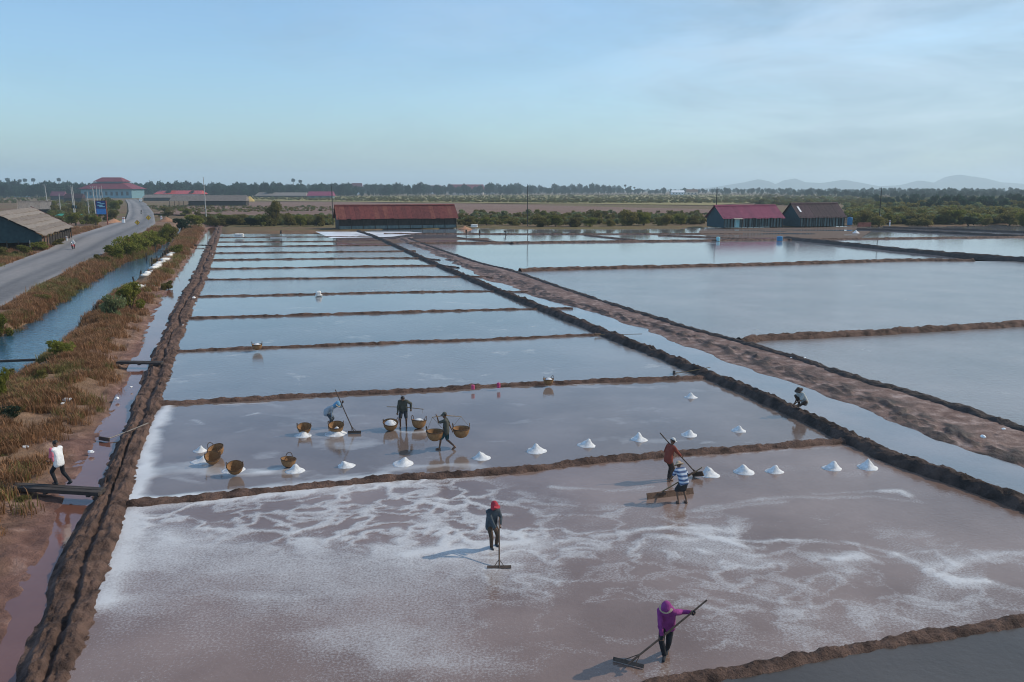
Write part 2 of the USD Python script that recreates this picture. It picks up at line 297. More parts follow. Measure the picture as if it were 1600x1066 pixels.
# the road, lightly crowned, its wheel tracks worn
RY = np.concatenate([np.geomspace(40, 262, 200), np.geomspace(265, 1100, 80)])
rw = np.linspace(0, 1, 31)
RX = road_l(RY)[:, None] * (1 - rw) + road_r(RY)[:, None] * rw
RZ = .60 + .06 * np.sin(np.pi * rw)[None] + 0 * RX
RZ[RY > 262] += .10
rq = np.stack([np.broadcast_to(rw * 7, RX.shape), np.broadcast_to(RY[:, None] * .05, RX.shape), 0 * RX], -1)
track = np.interp(rw, [0, .10, .2, .3, .42, .55, .66, .78, .88, 1], [.9, .75, .35, .6, .75, .62, .25, .5, .4, .8])[None] + .5 * (meshkit.fbm(rq, 4, 17) - .5)
usdkit.material(stage, look('road_surface'), {'g': ('geometry', {}), 'a': ('attribute', {'attribute': 'dust'}), 'n': ('noise_texture', {'scale': 1.4, 'detail': 8.0, 'roughness': .7}), 'm': ('math', {'math_type': 'multiply_add', 'value2': .9, 'value3': -.45}), 'ad': ('math', {'math_type': 'add'}),
    'r': ('rgb_ramp', {'ramp': [(.1, (.085, .083, .088)), (.5, (.16, .15, .15)), (.95, (.26, .235, .225))]}), 'bn': ('noise_texture', {'scale': 20.0, 'detail': 5.0}), 'b': ('bump', {'strength': .5, 'distance': .02}), 'p': ('principled_bsdf', {'roughness': .9})},
    [('g.position', 'n.vector'), ('g.position', 'bn.vector'), ('n.fac', 'm.value1'), ('m.value', 'ad.value1'), ('a.fac', 'ad.value2'), ('ad.value', 'r.fac'), ('r.color', 'p.base_color'), ('bn.fac', 'b.height'), ('b.normal', 'p.normal')], surface='p.BSDF')
obj('road', gridmesh(np.stack([RX, np.broadcast_to(RY[:, None], RX.shape), RZ], -1)), 'road_surface', kind='structure', smooth=True, prim={'dust': track.ravel()}, label='pale worn road with dust along the canal', cat='road')

# ---- the wide ground to the horizon
FIELD = [(60, 1300), (115, 1066), (205, 790), (280, 549), (325, 434), (345, 366), (500, 361), (720, 357), (900, 358.5), (1050, 358), (1150, 353.5), (1240, 355.5), (1340, 353.5), (1400, 355), (1600, 352), (2000, 349), (3000, 420), (3000, 1300)]
fieldp = ats(FIELD)[:, :2]
left_strip = np.c_[np.r_[road_l(YS) - 13.5, (pond_edge(YS) + .3)[::-1]], np.r_[YS, YS[::-1]]]
low = shapely.union_all([shapely.Polygon(fieldp).buffer(0), shapely.Polygon(left_strip).buffer(0), shapely.Polygon([(-60, 2), (60, 2), (60, 30), (-60, 30)])])
rad = np.r_[np.linspace(0.5, 20, 8), np.geomspace(24, 9000, 330)]
ang = np.r_[np.radians(np.linspace(38, 142, 300)), np.radians(np.linspace(146, 394, 62))]
GX, GY = rad[:, None] * np.cos(ang), rad[:, None] * np.sin(ang)
inside = shapely.contains_xy(low, GX, GY)
gp = np.stack([GX, GY, 0 * GX], -1)
hill = meshkit.fbm(gp * .02, 4, 5)
GZ = np.where(inside, -.45, .15 + .5 * (hill - .3) * np.clip((rad[:, None] - 150) / 200, 0, 1))
wide = gridmesh(np.stack([GX, GY, GZ], -1))
usdkit.material(stage, look('plain_earth'), {
    'g': ('geometry', {}), 'm': ('mapping', {'scale': (.5, 1.4, 1)}), 'n': ('noise_texture', {'scale': .02, 'detail': 9.0, 'roughness': .6}), 'n2': ('noise_texture', {'scale': .5, 'detail': 6.0, 'roughness': .7}),
    'r': ('rgb_ramp', {'ramp': [(.36, (.15, .082, .052)), (.48, (.155, .10, .055)), (.60, (.14, .11, .045)), (.72, (.17, .13, .055))]}),
    'r2': ('rgb_ramp', {'ramp': [(.3, (.65, .65, .65)), (.7, (1.25, 1.25, 1.25))]}), 'mx': ('mix_color', {'blend_type': 'multiply', 'fac': 1.0, 'use_clamp': False}),
    'p': ('principled_bsdf', {'roughness': .95, 'specular_ior_level': .15})},
    [('g.position', 'm.vector'), ('m.vector', 'n.vector'), ('g.position', 'n2.vector'), ('n.fac', 'r.fac'), ('n2.fac', 'r2.fac'), ('r.color', 'mx.a'), ('r2.color', 'mx.b'), ('mx.result', 'p.base_color')], surface='p.BSDF')
obj('ground', wide, 'plain_earth', kind='structure', smooth=True, label='flat scrubby plain reaching the horizon', cat='ground')
# brown dry fields behind the sheds
for k, (pp, z) in enumerate([([(235, 334), (330, 338), (520, 338), (800, 336), (1000, 335), (1120, 334), (1120, 327), (1000, 325), (800, 320), (640, 317.5), (430, 315), (300, 322)], .62)]):
    P = smooth_line(ats(pp, .5)[:, :2], 1)
    obj('dry_field', polymesh(P, z), 'brown_field', kind='structure', label='dry brown field beyond the red roofed shed', cat='field')

mat('olive_meadow', (.17, .135, .045), (.27, .22, .075), scale=.05, rough=.95, stretch=(.5, 1.5, 1), detail=9)
obj('meadow', polymesh(smooth_line(ats([(330, 313), (640, 316.5), (900, 318.5), (1190, 322), (1200, 308), (1180, 304.5), (900, 305), (600, 306), (330, 308)], .5)[:, :2], 1), .58), 'olive_meadow', kind='structure', label='olive yellow scrub meadow beyond the brown fields', cat='meadow')
# ---- bunds
def bund(px, w, h, m='bund_earth', z=0.0, amp=.3, wob=.10, name='earth_bund', label='low earth bund between salt ponds', smooth_it=2, seed=[0], step=.0042, asym=0.0):
    seed[0] += 1
    P = smooth_line(ats(px, z)[:, :2], smooth_it)
    P = resample(P, lambda p: max(.07, step * np.hypot(*p)))
    t = np.gradient(P, axis=0); t /= np.linalg.norm(t, axis=1, keepdims=True); nrm = np.c_[-t[:, 1], t[:, 0]]
    q3 = np.c_[P, np.zeros(len(P))]
    P = P + nrm * ((meshkit.fbm(q3 * .45, 3, 40 + seed[0]) - .5) * wob * 4 * w)[:, None]
    s = np.linspace(-1, 1, 25)
    prof = np.interp(np.abs(s), [0, .28, .5, .75, 1.0], [1, .95, .60, .02, -.9])
    hw = w * (1 + .5 * (meshkit.fbm(q3 * .8, 3, 80 + seed[0]) - .5))
    XY = P[:, None] + nrm[:, None] * (s[None, :, None] * hw[:, None, None] * .68)
    q = np.concatenate([XY, np.zeros(XY.shape[:2] + (1,))], -1)
    Z = h * prof[None] * (1 + .35 * (meshkit.fbm(q3 * .6, 3, 7 + seed[0]) - .5))[:, None] + h * amp * ((meshkit.fbm(q * 4.5, 4, 3) - .5) * 1.5 + (meshkit.fbm(q * 1.3, 2, 4) - .5) + .8 * (meshkit.fbm(q * 11, 2, 6) - .5))
    Z = np.where(np.abs(s)[None] > .95, -.35 * max(h, .2), Z)
    obj(name, gridmesh(np.concatenate([XY, Z[..., None] + z], -1)), m, kind='structure', smooth=True, label=label, cat='bund')
    return P
B0 = [(200, 789), (400, 771), (596, 750), (800, 738), (927, 721), (1035, 712), (1200, 699), (1350, 689)]
B1 = [(248, 633), (400, 624), (530, 616), (640, 612), (760, 604), (857, 600), (960, 596), (1112, 590)]
B2 = [(276, 550), (400, 545), (535, 540), (700, 533), (800, 530), (965, 522)]
B3 = [(296, 498), (400, 495), (540, 491), (780, 484), (895, 483)]
B4 = [(310, 464), (400, 462.5), (722, 455), (825, 457)]
B5 = [(321, 437.5), (400, 437), (755, 432), (770, 436)]
B6 = [(326, 421), (400, 420), (680, 415), (716, 419)]
B7 = [(330, 407), (400, 406), (653, 403), (685, 407)]
B8 = [(334, 396), (400, 395.5), (527, 394), (650, 393)]
B9 = [(337, 386), (400, 385.4), (624, 384)]
B10 = [(339, 378.6), (400, 378.4), (606, 377)]
B11 = [(341, 371.4), (400, 371), (590, 370)]
cross = [B0, B1, B2, B3, B4, B5, B6, B7, B8, B9, B10, B11]
for k, b in enumerate(cross):
    w, h = (.62, .135) if k < 2 else (.56, .13) if k < 5 else (.65, .15)
    bund(b, w, h, amp=.85, wob=.13)
FRONT = [(900, 1100), (1000, 1078), (1100, 1060), (1200, 1040), (1330, 1016), (1460, 992), (1600, 970), (1800, 938), (2100, 900)]
bund(FRONT, .46, .115, amp=.8, step=.0032)
MAIN = [(560, 362), (585, 370), (628, 389), (673, 409), (729, 432), (780, 453), (862, 484), (942, 514), (957, 521), (1053, 557), (1111, 580), (1200, 616), (1251, 638), (1352, 684), (1428, 717), (1600, 772), (1760, 830), (2100, 950)]
MAIN = [(x - 11 * max(0, y - 380) / 260, y + 8 * max(0, y - 380) / 260) for x, y in MAIN]
mat('main_mud', (.022, .015, .013), (.085, .056, .046), scale=1.3, rough=.9, bump=1.0, bscale=8, detail=8, lo=.38, hi=.64, bdist=.10)
bund(MAIN, 1.0, .36, amp=.45, wob=.05, m='main_mud', label='tall dark main bund along the channel')
OUT = [(640, 374), (666, 384), (717, 402), (755, 415), (800, 424), (861, 447), (962, 480), (1053, 509), (1111, 526), (1160, 538), (1200, 551), (1263, 568), (1327, 594), (1453, 627), (1555, 662), (1600, 677), (1760, 730), (2100, 840)]
bund(OUT, 1.0, .27, amp=.5, wob=.06, m='wet_mud', label='rough dark bund between muddy strip and right hand ponds')
R0 = [(1155, 536), (1200, 529), (1330, 524), (1440, 518), (1600, 508), (1800, 497), (2100, 480)]
R1 = [(812, 424), (900, 421), (1060, 417.5), (1200, 414.5), (1330, 410), (1428, 407.5), (1520, 408)]
R2 = [(1228, 374), (1327, 384), (1453, 397.5), (1600, 408.5), (1800, 424), (2100, 447)]
R3 = [(640, 381), (700, 381), (800, 380), (1060, 377), (1200, 375.5), (1232, 375)]
R4 = [(1232, 375.5), (1327, 374), (1600, 371), (1900, 367.5)]
R5 = [(1340, 359), (1400, 361), (1500, 366), (1560, 369), (1650, 373)]
R6 = [(1380, 356.5), (1480, 359), (1600, 364.5), (1800, 372)]
R7 = [(915, 368), (985, 375.5), (1010, 378)]
R8 = [(1030, 368.5), (1120, 372), (1200, 375)]
R9 = [(713, 372), (780, 379.5), (800, 381)]
R10 = [(600, 366), (720, 366), (900, 366.5), (1100, 366), (1160, 366)]
bund(R0, 1.2, .34, amp=.45); bund(R1, 1.5, .34, amp=.45); bund(R2, 2.0, .60, m='wet_mud'); bund(R3, 2.2, .3, amp=.4); bund(R4, 1.5, .3, amp=.4)
bund(R5, 1.8, .5, m='wet_mud'); bund(R6, 1.8, .5, m='wet_mud')
for r in (R7, R8, R9, R10): bund(r, 1.2, .25)

# ---- ponds
def wl(px): return list(ats(px)[:, :2])
def pond(poly, m, label, z=0.0, name='salt_pond'): obj(name, polymesh(poly, z), m, kind='structure', label=label, cat='salt pond')
def right_on_main(y): M = ats(MAIN)[:, :2]; M = M[np.argsort(M[:, 1])]; return np.interp(y, M[:, 1], M[:, 0])
def mainseg(a, b):
    M = ats(MAIN)[:, :2]; M = M[np.argsort(M[:, 1])]; ys = np.linspace(a, b, 14); return [np.array([np.interp(y, M[:, 1], M[:, 0]), y]) for y in ys]
def edgeseg(a, b): return [np.array([pond_edge(y) - .2, y]) for y in np.linspace(a, b, 14)]
TOP = [(345, 365.5), (400, 365.5), (585, 366)]
lines = cross + [TOP]
for k in range(1, len(lines) - 1):
    A, B = wl(lines[k]), wl(lines[k + 1])
    poly = A + mainseg(A[-1][1], B[-1][1]) + B[::-1] + edgeseg(B[0][1], A[0][1])
    pond(poly, f'pond_mid_{(0, 1, 2, 0, 3, 1, 0, 2, 1, 0, 2, 1)[k]}', 'still salt pond mirroring pale sky, row of narrow ponds')
def finepond(poly, step, saltfn, m, label, relief=.045):
    g = shapely.Polygon(np.array(poly)).buffer(0); x0, y0, x1, y1 = g.bounds
    R = np.array([[U[0], U[1]], [-U[1], U[0]]]); pl = np.array(poly) @ R.T
    a0, b0 = pl.min(0); a1, b1 = pl.max(0)
    A, B = np.meshgrid(np.arange(a0, a1, step), np.arange(b0, b1, step), indexing='xy')
    XY = np.stack([A, B], -1) @ R
    s = saltfn(XY)
    Z = relief * np.clip(s - .35, 0, 1)
    mesh = gridmesh(np.concatenate([XY, Z[..., None]], -1))
    keep = shapely.contains_xy(g, *mesh.triangles_center[:, :2].T)
    mesh.update_faces(keep)
    used = np.unique(mesh.faces); idx = np.full(len(mesh.vertices), -1); idx[used] = np.arange(len(used))
    mm = trimesh.Trimesh(mesh.vertices[used], idx[mesh.faces], process=False)
    obj('salt_pond', mm, m, kind='structure', label=label, cat='salt pond', smooth=True, prim={'salt': s.ravel()[used]})
def near(XY, px, r):
    """soft nearness of points to a line drawn by pixels, r its half width in metres"""
    g = shapely.LineString(ats(px)[:, :2]); d = shapely.distance(shapely.points(XY.reshape(-1, 2)), g).reshape(XY.shape[:2])
    return np.exp(-(d / r) ** 2)
def inpoly(XY, px, soft):
    g = shapely.Polygon(ats(px)[:, :2]).buffer(0); p = shapely.points(XY.reshape(-1, 2))
    d = np.where(shapely.contains(g, p), -1, 1) * shapely.distance(p, g.boundary); return 1 / (1 + np.exp(d / soft)).reshape(XY.shape[:2])
def warp(XY, a, f, seed):
    q = np.concatenate([XY, np.zeros(XY.shape[:2] + (1,))], -1)
    return XY + a * np.stack([meshkit.fbm(q * f, 4, seed) - .5, meshkit.fbm(q * f, 4, seed + 5) - .5], -1)
def salt_a(XY):
    q = lambda P, f: np.concatenate([P * f, np.zeros(P.shape[:2] + (1,))], -1)
    W = warp(XY, 1.6, .5, 31); W2 = warp(XY, .9, 1.1, 33)
    sheet = inpoly(W2, [(40, 1300), (110, 1066), (160, 930), (205, 800), (225, 808), (330, 828), (430, 848), (600, 850), (690, 846), (760, 856), (840, 850), (790, 905), (740, 935), (760, 1000), (800, 1066), (900, 1300)], .35)
    edge = near(XY, [(160, 940), (210, 795), (400, 776), (596, 757), (700, 748)], .45)
    ridge = 1 - np.abs(2 * meshkit.fbm(q(W, np.array([.55, .8])), 4, 61) - 1); ridge = np.clip((ridge - .83) / .12, 0, 1)
    ridge2 = 1 - np.abs(2 * meshkit.fbm(q(warp(XY, 1.2, .7, 71), np.array([.75, 1.15])), 4, 67) - 1); ridge2 = np.clip((ridge2 - .83) / .11, 0, 1)
    swirl = inpoly(XY, [(205, 795), (400, 778), (600, 756), (750, 745), (800, 790), (860, 840), (760, 856), (600, 856), (430, 850), (300, 830), (215, 815)], .5)
    cloud = np.clip((meshkit.fbm(q(W, .33), 5, 81) - .44) / .22, 0, 1)
    mid = inpoly(XY, [(760, 850), (840, 790), (1000, 790), (1200, 810), (1420, 850), (1600, 860), (1700, 960), (1500, 960), (1250, 1000), (1000, 1050), (840, 1000), (760, 920)], 1.0)
    faint = np.clip((meshkit.fbm(q(warp(XY, 2.2, .4, 91), np.array([.28, .9])), 5, 93) - .50) / .25, 0, 1)
    st = 0
    for px, r in (([(1105, 794), (1180, 783), (1240, 777), (1300, 779), (1370, 777), (1440, 786)], .20), ([(1270, 772), (1340, 769), (1410, 769), (1435, 783)], .16), ([(1085, 800), (1160, 790), (1230, 785)], .15),
                  ([(1320, 845), (1380, 862), (1450, 888)], .16), ([(1450, 888), (1520, 876), (1600, 864), (1680, 855)], .28), ([(1480, 905), (1560, 915), (1640, 930)], .25), ([(1110, 842), (1200, 846), (1330, 848)], .12),
                  ([(1060, 830), (1130, 842), (1180, 860)], .12), ([(930, 838), (990, 828), (1060, 826), (1150, 826)], .18), ([(1345, 697), (1200, 705), (1060, 718)], .13),
                  ([(1180, 872), (1260, 880), (1340, 870)], .35), ([(1200, 920), (1280, 915), (1330, 900)], .4), ([(640, 868), (760, 852), (840, 842)], .25), ([(860, 762), (960, 768), (1020, 760)], .2)):
        st = np.maximum(st, near(W2 * .5 + XY * .5, px, r))
    fade = np.clip((XY[..., 1] - 15.5) / 9, 0, 1) ** 1.3 * np.clip(1.15 - np.abs(XY[..., 0] + 9) / 22, .4, 1)
    r = .10 + (.20 + .46 * fade) * sheet + .55 * edge + swirl * (.66 * np.maximum(ridge, ridge2 * .9)) + mid * (.36 * cloud + .28 * ridge2) + .16 * faint + .46 * st * (.6 + .6 * faint)
    return np.clip(r - .10 * sheet * cloud, 0, 1)
def salt_b(XY):
    q = lambda P, f: np.concatenate([P * f, np.zeros(P.shape[:2] + (1,))], -1)
    edge = near(warp(XY, .5, 1.2, 41), [(262, 632), (246, 660), (232, 700), (218, 748), (208, 784)], .38)
    low_ = near(warp(XY, .5, 1.0, 43), [(205, 784), (300, 776), (400, 765), (520, 750), (600, 741)], .32)
    faint = np.clip((meshkit.fbm(q(warp(XY, 2.2, .4, 47), np.array([.3, .95])), 5, 49) - .50) / .22, 0, 1)
    front = inpoly(XY, [(205, 790), (235, 700), (330, 690), (600, 700), (1000, 700), (1000, 715), (600, 750)], .8)
    st = 0
    for px, r in (([(310, 688), (335, 690), (330, 697)], .12), ([(355, 652), (385, 650), (400, 646)], .14), ([(302, 655), (318, 662)], .12), ([(400, 735), (440, 742), (520, 735)], .3), ([(600, 670), (640, 676), (690, 672)], .15),
                  ([(1060, 694), (1200, 689), (1320, 684)], .12), ([(255, 637), (400, 631), (560, 623)], .07), ([(900, 601), (1115, 596)], .1)):
        st = np.maximum(st, near(warp(XY, .4, 1.3, 45), px, r))
    return np.clip(.08 + .9 * edge + .65 * low_ + .34 * faint * (.5 + front) + .32 * st * (.4 + 1.2 * faint), 0, 1)
A0 = wl(B0); y0 = A0[-1][1]
polyA = A0 + mainseg(y0, 14.5) + [np.array([26, 9.]), np.array([-20, 9.])] + edgeseg(9, A0[0][1])
fr = shapely.Polygon(np.array(wl(FRONT) + [np.array([60., 20]), np.array([60., -5]), np.array([-4., -5])])).buffer(0)
gA = shapely.Polygon(np.array(polyA)).buffer(0).difference(fr); gA = max(getattr(gA, 'geoms', [gA]), key=lambda s: s.area)
finepond(np.array(gA.exterior.coords)[:, :2], .075, salt_a, 'pond_near', 'foreground salt pond, half white crust and half brown brine')
pond(list(np.array(fr.exterior.coords)[:, :2]), 'pond_dark', 'grey pond in front of the nearest bund', z=-.004)
A1, A2 = wl(B0), wl(B1)
polyB = A1 + mainseg(A1[-1][1], A2[-1][1]) + A2[::-1] + edgeseg(A2[0][1], A1[0][1])
finepond(polyB, .11, salt_b, 'pond_second', 'salt pond where baskets and heaps of salt stand')
o = wl(OUT); oi = np.array(o)
r0, r1, r2, r3, r4 = map(wl, (R0, R1, R2, R3, R4))
def outseg(ya, yb):
    ys = np.linspace(ya, yb, 16); P = oi[np.argsort(oi[:, 1])]; return [np.array([np.interp(y, P[:, 1], P[:, 0]), y]) for y in ys]
pond(r0[::-1] + outseg(r0[0][1], 22) + [np.array([70., 22])], 'pond_right', 'wide rippled pond at the right edge')
pond(r1 + wl([(1600, 408.5), (1800, 424), (2100, 447)]) + r0[::-1] + outseg(r0[0][1], r1[0][1]), 'pond_right', 'broad pale pond right of the muddy strip')
pond(r3 + wl([(1327, 384), (1453, 397.5), (1520, 407)]) + r1[::-1] + outseg(r1[0][1], r3[0][1]), 'pond_far', 'long pale pond before the two right hand sheds')
pond(r2 + r4[::-1], 'pond_far', 'far right pond with dark streaks of weed')
pond(wl([(585, 367), (640, 381), (800, 380), (1200, 375.5), (1327, 374), (1600, 371), (1900, 367.5), (2000, 349.5), (1600, 351), (1400, 354), (1340, 352.5), (1240, 354.5), (1150, 352.5), (1050, 357), (900, 357.5), (720, 356), (590, 359), (565, 362)]), 'pond_far', 'strip of farthest ponds under the scrub')
obj('salt_pond', polymesh(wl([(493, 362.3), (640, 362.3), (660, 364), (610, 370.3), (517, 372.3)]), .016), 'pond_crusted', kind='structure', label='white crusted pan before the red roofed shed', cat='salt pond')
# mud flats round the far sheds, barely above the brine
mud = wl([(1105, 357), (1160, 355), (1345, 355), (1350, 362), (1335, 372), (1290, 375), (1235, 374), (1140, 372.5), (1100, 366)])
gm = shapely.Polygon(np.array(mud)).buffer(1.5)
def lumpy(g, step, zf, m, name, label, catg, stretch=None):
    x0, y0, x1, y1 = g.bounds; Xg, Yg = np.meshgrid(np.arange(x0, x1, step), np.arange(y0, y1, step)); P = np.stack([Xg, Yg, 0 * Xg], -1)
    P[..., 2] = zf(P); mesh = gridmesh(P); mesh.update_faces(shapely.contains_xy(g, *mesh.triangles_center[:, :2].T)); mesh.remove_unreferenced_vertices()
    obj(name, mesh, m, kind='structure', label=label, cat=catg, smooth=True)
lumpy(gm, .9, lambda P: .10 * (meshkit.fbm(P * [.06, .25, 1], 4, 77) - .42) + .0, 'earth', 'mud_flat', 'brown mud flat before the right hand sheds', 'mud flat')
lumpy(shapely.Polygon(np.array(wl([(500, 376), (760, 371.5), (770, 376), (640, 380), (560, 381)]))), .7, lambda P: .10 * (meshkit.fbm(P * [.1, .4, 1], 4, 78) - .45), 'earth', 'mud_flat', 'brown mud bar in the far ponds', 'mud flat')

# ---- channel and muddy strip between main bund and outer bund
CHR = [(620, 374), (653, 386), (704, 408), (760, 438), (820, 458), (876, 476), (977, 506), (1023, 524), (1101, 556), (1140, 570), (1200, 590), (1276, 622), (1327, 640), (1403, 668), (1504, 706), (1600, 737), (1760, 790), (2100, 900)]
CHR = [(x + 11 * max(0, y - 380) / 260, y - 3 * max(0, y - 380) / 260) for x, y in CHR]
def by_y(px):
    P = ats(px)[:, :2]; P = P[np.argsort(P[:, 1])]; return lambda y: np.interp(y, P[:, 1], P[:, 0])
fm, fc, fo = by_y(MAIN), by_y(CHR), by_y(OUT)
obj('channel_water', between(fm, fc, 19, 190, -.01, 1.2), 'channel_look', kind='structure', label='pale blue channel behind the main bund', cat='channel')
ys = np.geomspace(17, 185, 420); t = np.linspace(0, 1, 40)
wobble = 1.6 * (meshkit.fbm(np.stack([ys * .35, 0 * ys, 0 * ys], -1), 4, 14) - .5)
SX = (fc(ys) - .35 + wobble)[:, None] * (1 - t) + (fo(ys) + .2)[:, None] * t; SY = np.broadcast_to(ys[:, None], SX.shape)
sp = np.stack([SX, SY, 0 * SX], -1)
prof = np.interp(t, [0, .06, .25, .6, .9, 1], [-.12, .01, .06, .10, .16, .1])
lump = np.clip(meshkit.fbm(sp * [2.6, 1.5, 1], 5, 15) - .42, 0, 1)
band = np.exp(-((t - .36 - .12 * np.sin(ys / 7.)[:, None]) / .17) ** 2)
SZ = prof[None] + .55 * lump * band + .05 * (meshkit.fbm(sp * 3.5, 3, 18) - .5)
mud_attr = np.clip((lump * band) * 15 + .35 * (meshkit.fbm(sp * 1.4, 4, 19) > .58), 0, 1)
usdkit.material(stage, look('strip_mud'), {
    'g': ('geometry', {}), 'n': ('noise_texture', {'scale': 1.3, 'detail': 8.0, 'roughness': .65}), 'a': ('attribute', {'attribute': 'mud'}),
    'pk': ('rgb_ramp', {'ramp': [(.34, (.11, .055, .042)), (.52, (.20, .125, .10)), (.70, (.40, .30, .27))]}), 'dk': ('rgb_ramp', {'ramp': [(.35, (.028, .02, .018)), (.65, (.08, .05, .042))]}), 'mx': ('mix_color', {}),
    'bn': ('noise_texture', {'scale': 7.0, 'detail': 6.0, 'roughness': .7}), 'b': ('bump', {'strength': .9, 'distance': .08}), 'p': ('principled_bsdf', {'roughness': .7, 'specular_ior_level': .35})},
    [('g.position', 'n.vector'), ('g.position', 'bn.vector'), ('n.fac', 'pk.fac'), ('n.fac', 'dk.fac'), ('a.fac', 'mx.fac'), ('pk.color', 'mx.a'), ('dk.color', 'mx.b'), ('mx.result', 'p.base_color'), ('bn.fac', 'b.height'), ('b.normal', 'p.normal')], surface='p.BSDF')
obj('mud_strip', gridmesh(np.stack([SX, SY, SZ], -1)), 'strip_mud', kind='structure', smooth=True, prim={'mud': mud_attr.ravel()}, label='pinkish muddy strip with dark clods beside the channel', cat='mud strip')

# ---- hills on the horizon, seen through the haze
SKYL = [(1040, 296), (1090, 295), (1130, 290), (1160, 285), (1180, 280.5), (1195, 283), (1213, 289), (1230, 281.5), (1247, 279), (1262, 284.5), (1290, 286), (1320, 281), (1345, 286), (1372, 291), (1400, 289.5), (1427, 282.5), (1450, 286), (1470, 283), (1490, 275.5), (1505, 273), (1530, 277.5), (1560, 284), (1600, 287), (1640, 288), (1700, 291), (1800, 284), (1900, 290), (2100, 296)]
DH = 8500.0
hx = np.array([(p[0] - 800) / 1321 * DH for p in SKYL]); hz = np.array([max(0, (296.5 - p[1]) / 1321 * DH + 10.5) for p in SKYL])
xs = np.linspace(hx[0], hx[-1], 380); dy = np.linspace(-900, 650, 60)
HX, HY = np.meshgrid(xs, dy, indexing='xy')
hp = np.stack([HX, HY, 0 * HX], -1)
off = (meshkit.fbm(hp * [.002, 0, 0], 3, 2) - .5) * 500
bell = np.exp(-((HY - off) / 330) ** 2)
prof_h = np.interp(HX + 60 * (meshkit.fbm(hp * .004, 3, 8) - .5) * np.clip(np.abs(HY - off) / 300, 0, 1), hx, hz)
HZ = prof_h * bell * (1 - .35 * (meshkit.fbm(hp * .006, 5, 6) - .3) * (1 - bell)) - 4
obj('hills', gridmesh(np.stack([HX * (DH + HY * .0) / DH, HY + DH, HZ], -1)), 'rock_hill', kind='structure', smooth=True, label='low hazy blue hills on the right horizon', cat='hills')
# ---- the air
usdkit.material(stage, look('haze_look'), {'v': ('principled_volume', {'color': (.80, .94, 1.0), 'density': 1.6e-4, 'anisotropy': .2})}, [], volume='v.volume')
hb = trimesh.creation.box((19600, 11600, 195)); hb.apply_translation((0, 4300, 195 / 2 - 2.0))
obj('haze', hb, 'haze_look', kind='stuff', label='thin blue haze in the air over the plain', cat='haze')
# ================================================================ VEGETATION
leafmat('leaf_bush', (.16, .16, .026), (.32, .29, .05))
leafmat('leaf_olive', (.16, .135, .035), (.30, .225, .065))
leafmat('leaf_gray', (.18, .20, .09), (.31, .32, .15))
leafmat('leaf_dark', (.022, .040, .018), (.050, .070, .028))
leafmat('leaf_far', (.020, .050, .030), (.050, .090, .045), olo=.6, ohi=1.5)
leafmat('dry_grass', (.26, .135, .066), (.44, .27, .14), trans=.3)
leafmat('green_grass', (.18, .15, .05), (.30, .22, .08), trans=.35)
mat('bark', (.06, .045, .035), (.12, .09, .07), scale=6, rough=.95)
def leaves(cen, size, r, up=.35):
    """one small folded leaf quad at each centre"""
    n = len(cen)
    d = r.normal(size=(n, 3)); d[:, 2] += up; d /= np.linalg.norm(d, axis=1, keepdims=True)
    a = np.cross(d, r.normal(size=(n, 3))); a /= np.linalg.norm(a, axis=1, keepdims=True); b = np.cross(d, a)
    s = size * r.uniform(.6, 1.35, (n, 1))
    v = np.stack([cen - a * s, cen - b * s * .55 + d * s * .12, cen + a * s, cen + b * s * .55 + d * s * .12], 1).reshape(-1, 3)
    i = np.arange(n)[:, None] * 4
    return trimesh.Trimesh(v, np.vstack([i + [0, 1, 2], i + [0, 2, 3]]), process=False)
def crown(seed, n, rad, height, lobes, leaf, base=.12, flat=.8):
    """leaves spread through overlapping lobes, thinner inside, gaps between"""
    r = np.random.default_rng(seed); c = []
    for k in range(lobes):
        a = r.uniform(0, 2 * np.pi); q = r.uniform(.1, .72) * rad; h = r.uniform(base + .15, .82) * height
        lr = rad * r.uniform(.30, .52); m = n // lobes
        d = r.normal(size=(m, 3)); d /= np.linalg.norm(d, axis=1, keepdims=True)
        p = d * (lr * r.uniform(.35, 1.0, (m, 1)) ** .6) * [1, 1, flat * height / (2 * rad) * 1.2]
        c.append(p + [q * math.cos(a), q * math.sin(a), h])
    c = np.vstack(c); c = c[c[:, 2] > .02 * height]; c[:, 2] *= np.minimum(1, height / c[:, 2].max())
    return leaves(c, leaf, r)
def stems(seed, n, rad, height, r0):
    r = np.random.default_rng(seed); out = []
    for k in range(n):
        a = r.uniform(0, 2 * np.pi); e = np.array([math.cos(a), math.sin(a), 0]) * rad * r.uniform(.3, .7) + [0, 0, height * r.uniform(.55, .8)]
        mid = e * [.35, .35, .5] + r.normal(size=3) * .04 * rad
        out.append(tube([[0, 0, -.2], mid, e], [r0, r0 * .7, r0 * .25], 6))
    return cat(*out)
def instancer(name, protos, pos, scl, rot, which, label, catg, kind='stuff'):
    p = path_for(name); pi = UsdGeom.PointInstancer.Define(stage, p)
    paths = []
    for nm, mesh, m in protos:
        paths.append(Sdf.Path(obj(nm, mesh, m, parent=p)))
    pi.CreatePrototypesRel().SetTargets(paths)
    pi.CreatePositionsAttr(Vt.Vec3fArray.FromNumpy(np.asarray(pos, np.float32)))
    scl = np.asarray(scl, np.float32); scl = np.repeat(scl[:, None], 3, 1) if scl.ndim == 1 else scl
    pi.CreateScalesAttr(Vt.Vec3fArray.FromNumpy(scl.astype(np.float32)))
    pi.CreateProtoIndicesAttr(Vt.IntArray.FromNumpy(np.asarray(which, np.int32)))
    h = np.asarray(rot) / 2
    pi.CreateOrientationsAttr(Vt.QuathArray([Gf.Quath(float(math.cos(t)), 0, 0, float(math.sin(t))) for t in h]))
    tag(pi.GetPrim(), label, catg, None, kind)
    return p
